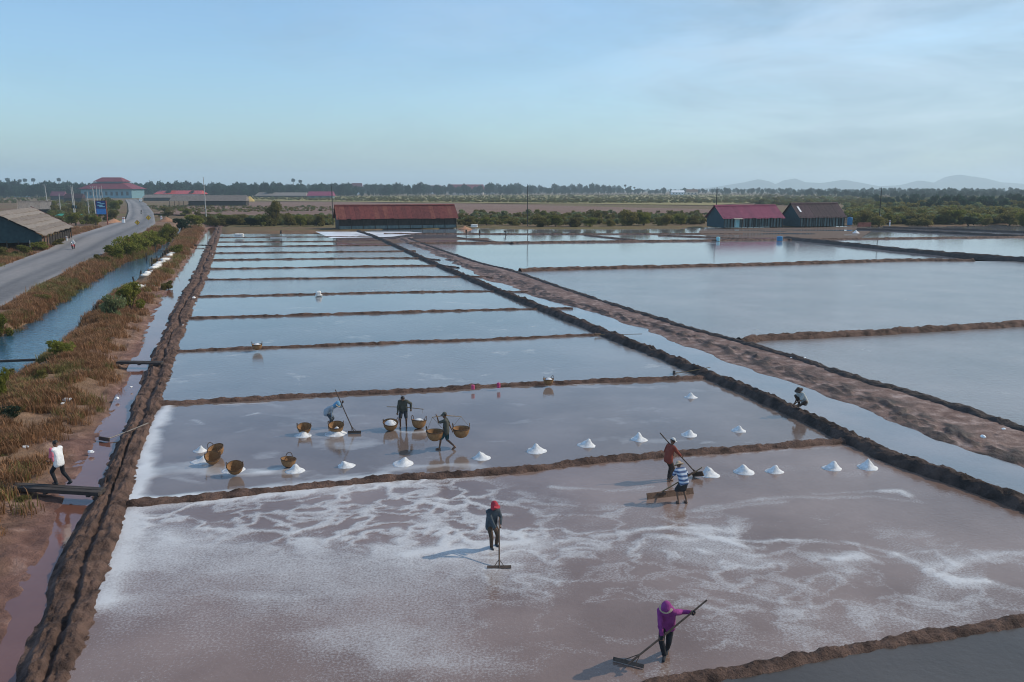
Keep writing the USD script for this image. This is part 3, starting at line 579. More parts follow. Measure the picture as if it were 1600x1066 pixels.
# ---- single shrubs: a few grown ones, then copies, each at its own place and size
SHRUB = {}
ORD = ['leftmost', 'second from the left', 'third from the left', 'fourth from the left', 'fifth from the left', 'sixth from the left', 'seventh from the left', 'eighth from the left', 'ninth from the left', 'tenth from the left', 'eleventh from the left', 'twelfth from the left', 'thirteenth from the left']
def nth(i, n): return ORD[i] if i < n - 1 else 'rightmost'
def shrub_proto(kind, k):
    leafm = {'bush': 'leaf_bush', 'olive': 'leaf_olive', 'gray': 'leaf_gray', 'dark': 'leaf_dark'}[kind]
    return leafm, crown(100 + k * 7 + len(kind), 1800, 1.0, 1.5, 11, .085, base=-.12), stems(300 + k, 6, .9, 1.3, .035)
def on_bank(px, py, z=.3):
    """the point of the canal banks that the photograph shows at a pixel"""
    for _ in range(6): q = at(px, py, z); z = .5 * z + .5 * zbank(q[0], q[1])
    return at(px, py, z)
def shrub(px, py, w, h, kind, label, group=None, z=None, name='shrub'):
    if z is None: z = on_bank(px, py)[2] if px < 300 and py > 375 else .3
    b = at(px, py, z); s = ppm(b); W, H = w / s / 2, h / s / .97 / 1.5
    key = (kind, int(px * 7 + py) % 3)
    loc, rz, sc = (b[0], b[1], z - .08), float((px * 37) % 360), (W, W, H)
    if key not in SHRUB:
        p = thing(name, label, 'shrub', loc, rz, group, scale=sc)
        lm, c, st = shrub_proto(*key); obj('foliage', c, lm, parent=p); obj('stems', st, 'bark', parent=p); SHRUB[key] = p
    else:
        copy(SHRUB[key], label, loc, rz, group or None, scale=sc)
LB = [(160, 411, 26, 18, 'olive'), (180, 407, 36, 25, 'bush'), (201, 402, 40, 34, 'bush'), (222, 396, 36, 33, 'bush'), (240, 390, 36, 30, 'bush'), (256, 380, 32, 28, 'bush'), (268, 374, 30, 26, 'olive'), (284, 362, 30, 22, 'dark'), (305, 356, 36, 22, 'bush')]
for i, (x, y, w, h, k) in enumerate(LB): shrub(x, y, w, h, k, f'shrub in the dense row between road and canal, {nth(i, 9)}', 'shrubs in a row between road and canal')
shrub(205, 484, 44, 44, 'bush', 'yellow green mangrove bush on the canal edge just below the sandbags')
shrub(176, 499, 40, 42, 'gray', 'grey green mangrove bush leaning over the canal, left of a yellow green one')
shrub(97, 560, 50, 33, 'bush', 'round green bush on the canal edge at the end of the plank crossing')
shrub(22, 588, 30, 16, 'olive', 'small sparse bush standing in the canal water', z=-.25)
shrub(4, 628, 30, 58, 'bush', 'tall green bush at the left picture edge beside the canal')
shrub(62, 594, 24, 20, 'olive', 'small olive bush below the plank crossing of the canal')
shrub(14, 655, 46, 22, 'dark', 'low dark green bush under the tall one at the left picture edge')
shrub(2, 528, 36, 38, 'bush', 'green bush on the road bank at the left picture edge')
shrub(139, 432, 26, 13, 'olive', 'low olive bush on the road bank before the shrub row')
shrub(66, 471, 30, 14, 'olive', 'low spreading bush on the road bank near the white litter')
shrub(277, 398, 24, 16, 'bush', 'green bush on the right canal edge behind the stakes')
shrub(264, 451, 24, 16, 'olive', 'low olive bush on the ditch edge opposite the sandbags', z=.1)
shrub(32, 792 - 12, 26, 9, 'olive', 'small green tuft bush on the red mud below the footbridge', z=.2)
shrub(428, 352.5, 32, 40, 'olive', 'tall bushy tree left of the red roofed shed, mirrored in the ponds', name='small_tree')
for i, (x, y, w, h, k) in enumerate([(336, 352, 30, 18, 'olive'), (352, 351, 28, 16, 'bush'), (372, 351, 32, 17, 'olive'), (392, 353, 30, 14, 'dark'), (408, 353, 26, 16, 'bush'), (452, 352, 26, 20, 'olive'), (470, 353, 26, 18, 'bush'), (494, 353, 30, 21, 'olive')]):
    shrub(x, y, w, h, k, f'olive shrub left of the red roofed shed, {nth(i, 8)}', 'shrubs left of the red roofed shed')
for i, (x, y, w, h, k) in enumerate([(735, 353, 24, 15, 'olive'), (760, 352, 24, 13, 'bush'), (800, 352, 28, 12, 'olive'), (845, 354, 36, 18, 'olive'), (868, 354, 30, 19, 'bush'), (892, 354, 34, 18, 'olive'), (922, 354, 30, 15, 'bush'), (950, 353, 26, 14, 'olive'), (982, 352, 36, 25, 'olive'), (1006, 352, 28, 20, 'bush'),
                      (1040, 352, 26, 18, 'olive'), (1064, 351, 24, 15, 'bush'), (1086, 350, 24, 13, 'olive')]):
    shrub(x, y, w, h, k, f'low shrub between red and pink roofed sheds, {nth(i, 13)}', 'shrubs between the far sheds')
for i in range(13):
    x = 1350 + i * 20.6 + 4 * math.sin(i * 2.3); y = 351 + 1.5 * math.sin(i * 1.7); h = 18 + 7 * math.sin(i * 1.1 + 1) + 3 * math.sin(i * 3.1)
    shrub(x, y, 30 + 8 * math.sin(i * 1.9), h, ('olive', 'olive', 'bush', 'dark', 'olive')[i % 5], f'mangrove bush behind the right hand ponds, {nth(i, 13)}', 'mangrove bushes behind the right hand ponds')
for i, (x, y, w, h, k) in enumerate([(8, 402, 34, 18, 'olive'), (36, 398, 30, 16, 'bush'), (64, 392, 28, 15, 'bush'), (88, 384, 30, 14, 'olive')]):
    shrub(x, y, w, h, k, f'olive scrub bush in front of the thatched barn, {nth(i, 4)}', 'bushes before the thatched barn', z=.4)
BBL = ["rounded bush at the road edge behind the barn's far corner", 'olive bush under the twin concrete poles', "bush at the foot of the billboard's left leg", 'bush beside the gravel heap under the billboard', 'bush between billboard and road bend', 'olive bush high behind the billboard', 'olive bush behind the shorter concrete pole', 'bush at the foot of the leftmost concrete pole', 'olive bush behind the twin concrete poles', "low olive bush beside the barn's far corner"]
for i, (x, y, w, h, k) in enumerate([(118, 352, 30, 20, 'bush'), (134, 350, 28, 18, 'olive'), (150, 352, 22, 16, 'bush'), (175, 344, 26, 17, 'olive'), (182, 332, 26, 20, 'bush'), (170, 322, 24, 14, 'olive'), (92, 332, 26, 14, 'olive'), (78, 326, 24, 12, 'bush'), (120, 330, 26, 14, 'olive'), (108, 345, 24, 14, 'olive')]):
    shrub(x, y, w, h, k, BBL[i], 'bushes round the billboard', z=.5)
for i, (x, y, w, h, k) in enumerate([(262, 338, 26, 10, 'olive'), (290, 336, 26, 10, 'bush'), (316, 342, 26, 14, 'olive'), (258, 330, 20, 8, 'olive')]):
    shrub(x, y, w, h, k, f'low bush between road bend and white pole, {nth(i, 4)}', 'bushes by the road bend', z=.5)

# ---- scrub and woods nobody could count
def band(n, poly, seed, z=.2, pw=1.0):
    g = shapely.Polygon(poly); x0, y0, x1, y1 = g.bounds; r = np.random.default_rng(seed); out = []
    while len(out) < n:
        x, y = r.uniform(x0, x1), y0 + (y1 - y0) * r.uniform() ** pw
        if g.contains(shapely.Point(x, y)): out.append(at(x, y, z))
    return np.array(out)
sheds_clear = shapely.Polygon([(500, 362), (730, 362), (730, 340), (500, 340)])
scrub_protos = [('scrub_bush', crown(500 + k, 420, 1.0, 1.3, 6, .15), m) for k, m in enumerate(('leaf_olive', 'leaf_bush', 'leaf_gray', 'leaf_olive'))]
P1 = band(4200, [(330, 310), (640, 307), (1180, 303), (1180, 318), (900, 318), (640, 316), (420, 313)], 1)
P2 = band(900, [(310, 341), (520, 340), (520, 352), (320, 352)], 2); P2 = P2[::1]
P3 = band(800, [(720, 334), (1110, 333), (1100, 351), (720, 352)], 3, pw=.7)
P4 = band(4200, [(1180, 303), (1640, 300), (1640, 350), (1400, 351), (1335, 348), (1325, 338), (1320, 320), (1180, 322)], 4, pw=.9)
P5 = band(700, [(-40, 306), (120, 306), (150, 318), (190, 316), (180, 340), (120, 345), (90, 350), (60, 318), (-40, 318)], 5)
P6 = band(900, [(225, 322), (400, 323), (520, 324), (520, 331), (330, 334), (250, 330)], 6)
PP = np.vstack([P1, P2, P3, P4, P5, P6]); r = np.random.default_rng(11)
sc = np.r_[r.uniform(.7, 1.6, len(P1)), r.uniform(.7, 1.4, len(P2)), r.uniform(.35, 1.5, len(P3)) ** 1.3, r.uniform(1.0, 2.6, len(P4)), r.uniform(.8, 1.8, len(P5)), r.uniform(.5, .9, len(P6))]
sc[r.random(len(sc)) < .04] *= 1.5
PP[:, 2] = .1
instancer('scrub', scrub_protos, PP, sc, r.uniform(0, 6.28, len(PP)), r.integers(0, 4, len(PP)), 'olive scrub covering the plain behind the ponds', 'scrub')
far_protos = [('wood_tree', cat(crown(600 + k, 520, 4.2, h, 8, .75, base=.2), tube([[0, 0, -1], [.1, 0, h * .6]], [.35, .2], 6)), 'leaf_far') for k, h in enumerate((11, 13, 9, 12))]
Q1 = band(2600, [(-60, 299.5), (960, 299.0), (1000, 304), (700, 306), (420, 309), (240, 309), (-60, 310)], 21, pw=.8)
Q2 = band(1100, [(950, 299), (1660, 299.0), (1660, 312), (1340, 310), (1180, 305), (950, 304)], 22)
Q3 = band(160, [(1340, 312), (1640, 312), (1640, 330), (1400, 330)], 23)
QQ = np.vstack([Q1, Q2, Q3]); QQ[:, 2] = .2; d = np.linalg.norm(QQ[:, :2], axis=1)
sc = np.r_[r.uniform(.5, 1.5, len(Q1)), r.uniform(.55, 1.05, len(Q2)), r.uniform(.35, .6, len(Q3))]
sc[:len(Q1)] *= np.clip(d[:len(Q1)] / 1100, .6, 1.25); sc[len(Q1):len(Q1) + len(Q2)] *= np.clip(d[len(Q1):len(Q1) + len(Q2)] / 1500, .45, 1.1)
instancer('far_wood', far_protos, QQ, sc, r.uniform(0, 6.28, len(QQ)), r.integers(0, 4, len(QQ)), 'dark blue green wood along the horizon', 'wood')
# skyline trees that stand out: sugar palms and crowns above the wood
def palm(px, py, hpx, label, first=[None]):
    b = at(px, py, .2); s = ppm(b); h = hpx / s
    if first[0] is None:
        p = thing('palm_tree', label, 'palm', (b[0], b[1], 0), 0, 'palms standing above the far wood', scale=h / 14.0)
        obj('trunk', tube([[0, 0, -.5], [.15, 0, 7], [0, 0, 12.4]], [.32, .24, .2], 8), 'bark', parent=p)
        rr = np.random.default_rng(5); c = rr.normal(size=(170, 3)); c /= np.linalg.norm(c, axis=1, keepdims=True)
        obj('crown', leaves(c * [1.7, 1.7, 1.5] * rr.uniform(.5, 1, (170, 1)) + [0, 0, 12.8], .75, rr), 'leaf_far', parent=p); first[0] = p
    else: copy(first[0], label, (b[0], b[1], 0), (px * 31) % 360, scale=h / 14.0)
for i, (x, t) in enumerate([(14, 279), (33, 281), (41, 280), (54, 279.5), (94, 279), (470, 282), (459, 280), (976.5, 289), (985, 291), (991, 292.5), (1347, 296)]):
    palm(x, 303.5, 303.5 - t, ['sugar palm at the extreme left of the skyline', 'left one of a pair of palms over the barn roof', 'right one of a pair of palms over the barn roof', 'palm just right of the pair over the barn roof', 'palm over the shorter concrete pole', 'right one of two skyline palms left of the thin black pole', 'left one of two skyline palms left of the thin black pole', 'tallest of three skyline palms in the middle right', 'middle one of three skyline palms in the middle right', 'lowest of three skyline palms in the middle right', 'lone palm above the wood over the dark roofed shed'][i])
# ---- grass of the banks
def tuft(seed, n, h, w):
    r = np.random.default_rng(seed); v, f = [], []
    for k in range(n):
        a = r.uniform(0, 6.28); o = np.array([r.normal() * .14, r.normal() * .14, -.03]); d = np.array([math.cos(a), math.sin(a), 0]); s = np.array([-d[1], d[0], 0]) * w
        L = h * r.uniform(.5, 1.1); b = r.uniform(.15, .75)
        m = o + d * L * b * .35 + [0, 0, L * .6]; t = o + d * L * b + [0, 0, L * (1 - .35 * b)]
        i = len(v); v += [o - s, o + s, m - s * .8, m + s * .8, t]; f += [(i, i + 1, i + 3), (i, i + 3, i + 2), (i + 2, i + 3, i + 4)]
    return trimesh.Trimesh(np.array(v), np.array(f), process=False)
tufts = [('tuft', tuft(k, 34, .42, .013), m) for k, m in enumerate(('dry_grass', 'dry_grass', 'dry_grass', 'green_grass', 'green_grass'))]
gk2 = kidx + frac
wgt = np.interp(gk2, [0, 2.5, 3, 4, 4.6, 5.5, 7.8, 8.2, 9.9, 10.1, 11, 12.6, 13.3, 14.2, 15], [.4, .35, 0, 0, .1, .6, 1.4, 0, 0, 1.5, 1.6, 1.3, .45, .12, 0])
W = wgt[None] * np.clip(grassy * 1.5 - .25, 0, 1) * np.clip((meshkit.fbm(pts3 * .9, 3, 55) - .42) * 9, 0, 1)
_bl = shapely.LineString(ats([(214, 449), (227, 430), (240, 422), (255, 408), (270, 395)], .3)[:, :2])
W = W * (shapely.distance(shapely.points(BX, BY), _bl) > 1.3)
cellA = np.gradient(BX, axis=1) * np.gradient(BY, axis=0); dens = W * np.abs(cellA) * np.clip(45 / BY, .12, 1.4) * (BY < 225) * (np.abs(BX) < .72 * BY + 8)
p = (dens / dens.sum()).ravel(); r = np.random.default_rng(31); N = 19000
ii = r.choice(p.size, N, p=p); gx = BX.ravel()[ii] + r.normal(size=N) * .06; gy = BY.ravel()[ii] + r.normal(size=N) * .06; gz = BZ.ravel()[ii]
green = meshkit.fbm(np.c_[gx, gy, 0 * gx] * .12, 3, 66)
which = np.where(r.random(N) < np.clip((green - .5) * 4, .04, .8), r.integers(3, 5, N), r.integers(0, 3, N))
instancer('bank_grass', tufts, np.c_[gx, gy, gz], r.uniform(.65, 1.6, N) * np.clip(gy / 70, .9, 1.5), r.uniform(0, 6.28, N), which, 'dry tan grass matted over the canal banks', 'grass')
# ================================================================ BUILDINGS AND STREET THINGS
for k, (a, b) in enumerate([((.115, .022, .022), (.17, .040, .034)), ((.095, .018, .019), (.14, .034, .03)), ((.13, .030, .024), (.20, .062, .045))]):
    mat(f'rust_sheet_{k}', a, b, scale=1.3, rough=.75, bump=.2, bscale=9, stretch=(1, 1, .5))
for k, (a, b) in enumerate([((.20, .028, .075), (.26, .05, .10)), ((.17, .024, .065), (.22, .042, .09))]):
    mat(f'pink_sheet_{k}', a, b, scale=1.0, rough=.6, bump=.15)
for k, (a, b) in enumerate([((.045, .020, .030), (.075, .035, .045)), ((.035, .017, .024), (.06, .03, .035))]):
    mat(f'dark_sheet_{k}', a, b, scale=1.2, rough=.7, bump=.2)
for k, (a, b) in enumerate([((.18, .145, .12), (.28, .235, .20)), ((.145, .115, .095), (.24, .20, .17)), ((.20, .165, .14), (.30, .26, .225))]):
    mat(f'thatch_{k}', a, b, scale=2.0, rough=.95, bump=1.0, bscale=16, stretch=(1, 1, .35), bdist=.12)
mat('gray_thatch', (.13, .11, .10), (.22, .19, .17), scale=1.2, rough=.95, bump=.8, bscale=10)
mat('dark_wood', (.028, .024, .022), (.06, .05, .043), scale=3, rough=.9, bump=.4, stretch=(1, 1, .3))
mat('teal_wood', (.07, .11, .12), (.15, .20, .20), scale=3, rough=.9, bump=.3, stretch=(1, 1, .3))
mat('pale_wood', (.24, .21, .18), (.36, .32, .28), scale=5, rough=.9, bump=.3)
mat('brown_wood', (.11, .065, .045), (.18, .11, .075), scale=5, rough=.85, bump=.3)
mat('plank_wood', (.032, .026, .024), (.07, .056, .05), scale=4, rough=.85, bump=.4, stretch=(.4, 1, 1))
mat('blue_wall', (.10, .20, .24), (.15, .27, .31), scale=1.5, rough=.8)
mat('cream_wall', (.55, .42, .34), (.65, .52, .43), scale=1.0, rough=.85)
mat('white_wall', (.62, .62, .62), (.75, .75, .75), scale=1.0, rough=.8)
mat('red_tile', (.12, .016, .03), (.18, .03, .045), scale=.5, rough=.7)
mat('purple_tile', (.13, .045, .075), (.18, .07, .10), scale=.5, rough=.7)
mat('dark_cloth', (.020, .045, .055), (.035, .07, .08), scale=2, rough=.9, bump=.3)
mat('concrete', (.34, .33, .31), (.48, .46, .43), scale=3, rough=.9, bump=.2)
mat('black_pole', (.03, .028, .026), (.055, .05, .045), scale=5, rough=.8)
mat('white_paint', (.70, .70, .70), (.80, .80, .80), scale=2, rough=.5)
mat('sack_white', (.66, .64, .61), (.78, .76, .73), scale=5, rough=.8, bump=.5)
mat('salt_white', (.50, .50, .50), (.70, .70, .71), scale=9, rough=.65, bump=.6, bscale=30, coord='obj', bdist=.03)
mat('green_tarp', (.02, .17, .11), (.03, .24, .15), scale=2, rough=.6)
mat('sign_blue', (.02, .035, .13), (.03, .05, .17), scale=2, rough=.5)
mat('sign_lightblue', (.04, .17, .42), (.06, .22, .5), scale=2, rough=.5)
mat('sign_yellow', (.62, .34, .03), (.70, .40, .05), scale=2, rough=.5)
mat('rubber', (.012, .012, .012), (.025, .025, .025), scale=5, rough=.8)
mat('steel', (.4, .4, .4), (.5, .5, .5), scale=5, rough=.35, metal=1.0)
mat('glass_dark', (.02, .03, .035), (.03, .04, .05), scale=1, rough=.08, spec=.6)
mat('plastic_blue', (.03, .16, .32), (.05, .22, .40), scale=2, rough=.4)
mat('plastic_cyan', (.25, .50, .55), (.32, .58, .62), scale=2, rough=.4)
mat('plastic_pink', (.42, .05, .14), (.5, .08, .18), scale=2, rough=.4)
mat('red_paint', (.35, .03, .03), (.42, .05, .04), scale=2, rough=.4)
mat('brick_red', (.22, .07, .05), (.30, .11, .08), scale=2, rough=.9, bump=.3)
mat('orange_earth', (.36, .17, .09), (.45, .25, .15), scale=2, rough=.95, bump=.6)
mat('wicker', (.20, .10, .042), (.34, .19, .088), scale=22, rough=.8, bump=1.0, bscale=60, coord='obj', bdist=.02)
mat('wicker_dark', (.05, .028, .016), (.10, .055, .03), scale=22, rough=.8, coord='obj')
mat('bamboo', (.16, .10, .05), (.24, .16, .08), scale=8, rough=.6, coord='obj')
mat('pole_dark', (.05, .035, .028), (.09, .06, .045), scale=8, rough=.7, coord='obj')
mat('haystack_straw', (.34, .24, .08), (.45, .33, .12), scale=2, rough=.95, bump=.8)

def sheet(L, W, n=6, amp=.025, t=.012):
    """one corrugated roof sheet, L down the slope (along -y), W wide along x"""
    x = np.linspace(-W / 2, W / 2, 4 * n + 1); z = amp * np.cos(np.linspace(0, 2 * np.pi * n, 4 * n + 1))
    P = np.stack([np.stack([x, np.full_like(x, y), z], -1) for y in (0, -L)], 0)
    a = gridmesh(P); b = gridmesh(P - [0, 0, t]); b.faces = b.faces[:, ::-1]; return cat(a, b)
def place(m, M): m = m.copy(); m.apply_transform(M); return m
def frame(origin, x, y, z):
    M = np.eye(4); M[:3, 0], M[:3, 1], M[:3, 2], M[:3, 3] = x, y, z, origin; return M
def gable_shed(name, label, px, length, depth, eave, ridge, rotz, sheets, roofmats, wall, wallmat, base=.25, over=.6, plinth=None, front='planks', hip=0.0, door=None, nposts=10, catg='shed', roof_parts=True, wall_front=True):
    """a long gabled shed; its local x runs along the ridge from the front left corner, y to the back"""
    b = at(px[0], px[1], base)
    t = thing(name, label, catg, b, rotz)
    r = np.random.default_rng(int(px[0]))
    half = depth / 2; slope = math.atan2(ridge - eave, half); sl = half / math.cos(slope) + over
    nx = np.array([1.0, 0, 0])
    for side in (0, 1):
        o_y = half; sgn = -1 if side == 0 else 1
        down = np.array([0, sgn * math.cos(slope), -math.sin(slope)]); up = np.cross(nx, -down) if side == 0 else np.cross(-nx, -down)
        xs = np.linspace(-over, length + over, sheets + 1)
        for k in range(sheets):
            xm, w = (xs[k] + xs[k + 1]) / 2, xs[k + 1] - xs[k]
            L = sl * (1 + .015 * r.normal()); lift = .012 * (k % 2) + .01 * r.random()
            M = frame(np.array([xm, o_y, ridge + lift]), nx if side == 0 else -nx, -down, up)
            obj('roof_sheet', place(sheet(L, w * 1.04, 5), M), roofmats[int(r.integers(len(roofmats)))], parent=t)
    obj('ridge_cap', cat(box(length + 2 * over, .5, .04, (length / 2, half - .2, ridge + .03), rx=math.degrees(slope) * .8), box(length + 2 * over, .5, .04, (length / 2, half + .2, ridge + .03), rx=-math.degrees(slope) * .8)), roofmats[0], parent=t)
    # gables as closed boards with the slope cut
    for x, nm in ((0.0, 'gable_wall'), (length, 'gable_wall')):
        g = shapely.Polygon([(0, 0), (depth, 0), (depth, eave), (half, ridge - .05), (0, eave)])
        m = trimesh.creation.extrude_polygon(g, .08, engine='earcut')
        v = m.vertices.copy(); m.vertices = np.c_[x - .04 + v[:, 2], v[:, 0], v[:, 1]]; m.fix_normals()
        obj(nm, m, wallmat, parent=t)
    obj('back_wall', box(length - .2, .08, eave, (length / 2, depth - .05, eave / 2)), wallmat, parent=t)
    if plinth: obj('plinth', box(length, .25, plinth[0], (length / 2, .02, plinth[0] / 2)), plinth[1], parent=t)
    zb = plinth[0] if plinth else 0
    if front == 'planks':
        n = int(length / .95)
        for k in range(n):
            x = (k + .5) * length / n
            obj('wall_plank', box(length / n * r.uniform(.45, .72), .06, eave - zb - .1, (x, .03 * (k % 2), zb + (eave - zb) / 2), ry=r.normal() * .6), wall, parent=t)
        obj('inner_wall', box(length - .3, .06, eave - .1, (length / 2, .35, eave / 2)), 'dark_wood', parent=t)
    elif front == 'thatch':
        n = nposts
        for k in range(n):
            x = (k + .5) * length / n
            obj('wall_panel', box(length / n * .94, .07, (eave - zb) * r.uniform(.85, .97), (x, .25 + .04 * (k % 2), zb + (eave - zb) * .48)), wall, parent=t)
    for k in range(nposts + 1):
        obj('post', tube([[k * length / nposts, -.12, -.3], [k * length / nposts, -.12, eave]], .09, 7), 'dark_wood', parent=t)
    return t
# -- the three sheds on the far pond edge
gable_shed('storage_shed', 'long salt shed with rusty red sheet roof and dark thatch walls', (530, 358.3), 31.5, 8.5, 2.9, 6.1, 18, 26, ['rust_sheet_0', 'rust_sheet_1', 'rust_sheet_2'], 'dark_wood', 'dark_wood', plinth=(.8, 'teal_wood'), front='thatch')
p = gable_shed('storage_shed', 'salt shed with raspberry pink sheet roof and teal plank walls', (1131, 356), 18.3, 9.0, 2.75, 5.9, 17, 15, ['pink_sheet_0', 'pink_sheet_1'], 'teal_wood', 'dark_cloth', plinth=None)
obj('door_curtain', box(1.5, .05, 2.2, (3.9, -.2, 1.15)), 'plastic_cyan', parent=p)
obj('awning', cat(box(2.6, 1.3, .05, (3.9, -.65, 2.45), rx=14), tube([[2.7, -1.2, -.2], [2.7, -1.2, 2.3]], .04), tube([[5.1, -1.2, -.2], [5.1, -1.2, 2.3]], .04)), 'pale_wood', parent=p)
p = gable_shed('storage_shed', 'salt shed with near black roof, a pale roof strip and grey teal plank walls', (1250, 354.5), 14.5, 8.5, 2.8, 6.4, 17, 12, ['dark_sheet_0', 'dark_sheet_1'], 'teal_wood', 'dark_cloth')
sl_ = math.atan2(3.6, 4.25)
obj('skylight_strip', place(box(.55, 2.3, .03, (0, 0, 0)), frame([1.0, 2.2, 2.8 + 2.2 * math.tan(sl_) + .12], [1, 0, 0], [0, math.cos(sl_), math.sin(sl_)], [0, -math.sin(sl_), math.cos(sl_)])), 'white_paint', parent=p)
# -- the thatched barn by the road: rows of thatch laid one over the other
N_, F_ = at(66, 368, 2.9), at(112, 354, 2.9)
ax = F_ - N_; LEN = float(np.linalg.norm(ax[:2])); ux = ax / np.linalg.norm(ax); left = np.array([-ux[1], ux[0], 0.0])
base_b = N_ * [1, 1, 0] + [0, 0, .5]
barn = thing('thatched_barn', 'long barn with tan thatch roof and dark blue cloth gable beside the road', 'barn', base_b, math.degrees(math.atan2(ux[1], ux[0])))
W_, EV, RG = 7.0, 2.4, 6.3
slope = math.atan2(RG - EV, W_); SL = W_ / math.cos(slope)
rows = 7
for side in (0, 1):
    for k in range(rows):
        r = np.random.default_rng(50 + k + 20 * side)
        n = 64; xs = np.linspace(-.4, LEN + .4, n); a = SL * k / rows; b = SL * (k + 1) / rows + .28
        sag = .10 * (meshkit.fbm(np.c_[xs * .25, np.full(n, k), np.zeros(n)], 3, 5) - .5) * 3
        rim = .14 * (r.random(n) - .5) + .10 * np.sin(xs * .9 + k)
        def pt(s, h):
            y = (W_ - s * math.cos(slope)) if side == 0 else (W_ + s * math.cos(slope))
            return np.stack([xs, y + 0 * xs, RG - s * math.sin(slope) + h + sag * .5], -1)
        top = pt(np.full(n, a), .05); mid = pt((a + b) / 2 + 0 * xs, .16 + .03 * r.random(n)); bot = pt(b + rim, .17 + .04 * r.random(n)); und = pt(b + rim - .06, .0)
        obj('thatch_row', gridmesh(np.stack([top, mid, bot, und], 0)), f'thatch_{(k * 2 + side) % 3}', parent=barn, smooth=50)
obj('verge_board', cat(*[place(box(.22, SL + .5, .16), frame([LEN + .42, W_ - s * SL * .5 * math.cos(slope), RG - .5 * SL * math.sin(slope) + .12], [1, 0, 0], [0, s * math.cos(slope), s * math.sin(slope) * s], np.cross([1, 0, 0], [0, s * math.cos(slope), math.sin(slope)]))) for s in (1,)]), 'rust_sheet_1', parent=barn)
g = shapely.Polygon([(0.15, 1.25), (2 * W_ - .15, 1.25), (2 * W_ - .15, EV), (W_, RG - .1), (.15, EV)])
m = trimesh.creation.extrude_polygon(g, .07, engine='earcut'); v = m.vertices.copy(); m.vertices = np.c_[.15 + v[:, 2], v[:, 0], v[:, 1]]; m.fix_normals()
obj('gable_cloth', m, 'dark_cloth', parent=barn)
m2 = m.copy(); m2.vertices = m2.vertices + [LEN - .4, 0, 0]; obj('gable_cloth', m2, 'dark_wood', parent=barn)
for k in range(9): obj('post', tube([[.2, .3 + k * (2 * W_ - .6) / 8, -.4], [.2, .3 + k * (2 * W_ - .6) / 8, 1.6]], .10, 7), 'pale_wood' if k % 3 == 1 else 'dark_wood', parent=barn)
for k in range(1, 13): obj('post', tube([[k * LEN / 12, .2, -.4], [k * LEN / 12, .2, EV - .05]], .09, 7), 'dark_wood', parent=barn)
for k in range(12): obj('wall_panel', box(LEN / 12 * .93, .06, 1.7, ((k + .5) * LEN / 12, .45, .85)), 'brown_wood' if k < 3 else 'dark_wood', parent=barn)
obj('back_wall', box(LEN - .5, .06, EV, (LEN / 2, 2 * W_ - .3, EV / 2)), 'dark_wood', parent=barn)
b = at(57, 330, .3)
gable_shed('storage_shed', 'pale thatch roofed shed just behind the barn by the road', (30, 333), 12, 6, 2.0, 5.0, 20, 6, ['thatch_0', 'thatch_2'], 'dark_wood', 'dark_wood', nposts=5)

# -- houses and halls at the foot of the wood
def hall(name, label, x0, x1, ybase, ytop, yeave, roofm, wallm, catg='house', tiers=1, base=.2, depth=None, nwin=5, rot=0):
    c = at((x0 + x1) / 2, ybase, base); s = ppm(c)
    L = (x1 - x0) / s; H = (ybase - ytop) / s; E = (ybase - yeave) / s; D = depth or max(7.0, L * .45)
    t = thing(name, label, catg, (c[0], c[1] + D / 2, base), rot)
    obj('wall', box(L * .92, D * .86, E, (0, 0, E / 2 - .2)), wallm, parent=t)
    def hipped(l0, d0, z0, l1, d1, z1):
        v = np.array([[sx * l0 / 2, sy * d0 / 2, z0] for sx, sy in ((-1, -1), (1, -1), (1, 1), (-1, 1))] + [[sx * l1 / 2, sy * d1 / 2, z1] for sx, sy in ((-1, -1), (1, -1), (1, 1), (-1, 1))])
        m = trimesh.convex.convex_hull(v); return m
    if tiers == 2:
        zm = E + (H - E) * .52
        obj('roof', hipped(L, D, E - .15, L * .52, D * .5, zm), roofm, parent=t)
        obj('upper_wall', box(L * .46, D * .42, (H - E) * .12, (0, 0, zm + (H - E) * .05)), wallm, parent=t)
        obj('upper_roof', hipped(L * .56, D * .55, zm + (H - E) * .10, L * .34, D * .08, H), roofm, parent=t)
    else:
        obj('roof', hipped(L, D, E - .1, L * .93, D * .04, H), roofm, parent=t)
    for k in range(nwin):
        x = (k + .5) / nwin * L * .86 - L * .43
        obj('window', box(L / nwin * .38, .1, E * .4, (x, -D * .43 - .03, E * .5)), 'glass_dark', parent=t)
    return t
hall('temple_hall', 'big hall with two tiered dark red roof beyond the billboard', 122, 208, 310, 277.5, 295.5, 'red_tile', 'blue_wall', 'hall', 2, nwin=9, depth=40)
hall('house', 'red roofed house with cyan wall at the left picture edge', 12, 42, 308, 295.5, 301, 'red_tile', 'blue_wall')
hall('house', 'cut off dark red roof at the extreme left picture edge', -14, 9, 307, 300, 303, 'purple_tile', 'dark_wood')
hall('house', 'small house with purple brown roof behind the tall left pole', 78, 101, 313, 299.5, 306, 'purple_tile', 'dark_wood')
hall('house', 'blue grey roofed hut left of the twin poles', 99, 129, 317, 303, 309, 'dark_sheet_1', 'dark_wood')
hall('shed', 'long red roof in front of the purple one near the road end', 240, 314, 309, 298, 303.5, 'red_paint', 'white_wall', 'shed', nwin=8)
hall('shed', 'long purple roofed hall behind the bright red roof', 256, 341, 305, 291.5, 298, 'purple_tile', 'white_wall', 'hall', nwin=8)
hall('shed', 'dark low shed beside the white truck', 222, 268, 314, 304.5, 309, 'gray_thatch', 'dark_wood', 'shed')
hall('shed', 'grey thatched shed left of the crimson roof in the distance', 397, 478, 309, 301, 306, 'gray_thatch', 'dark_wood', 'shed', nwin=3)
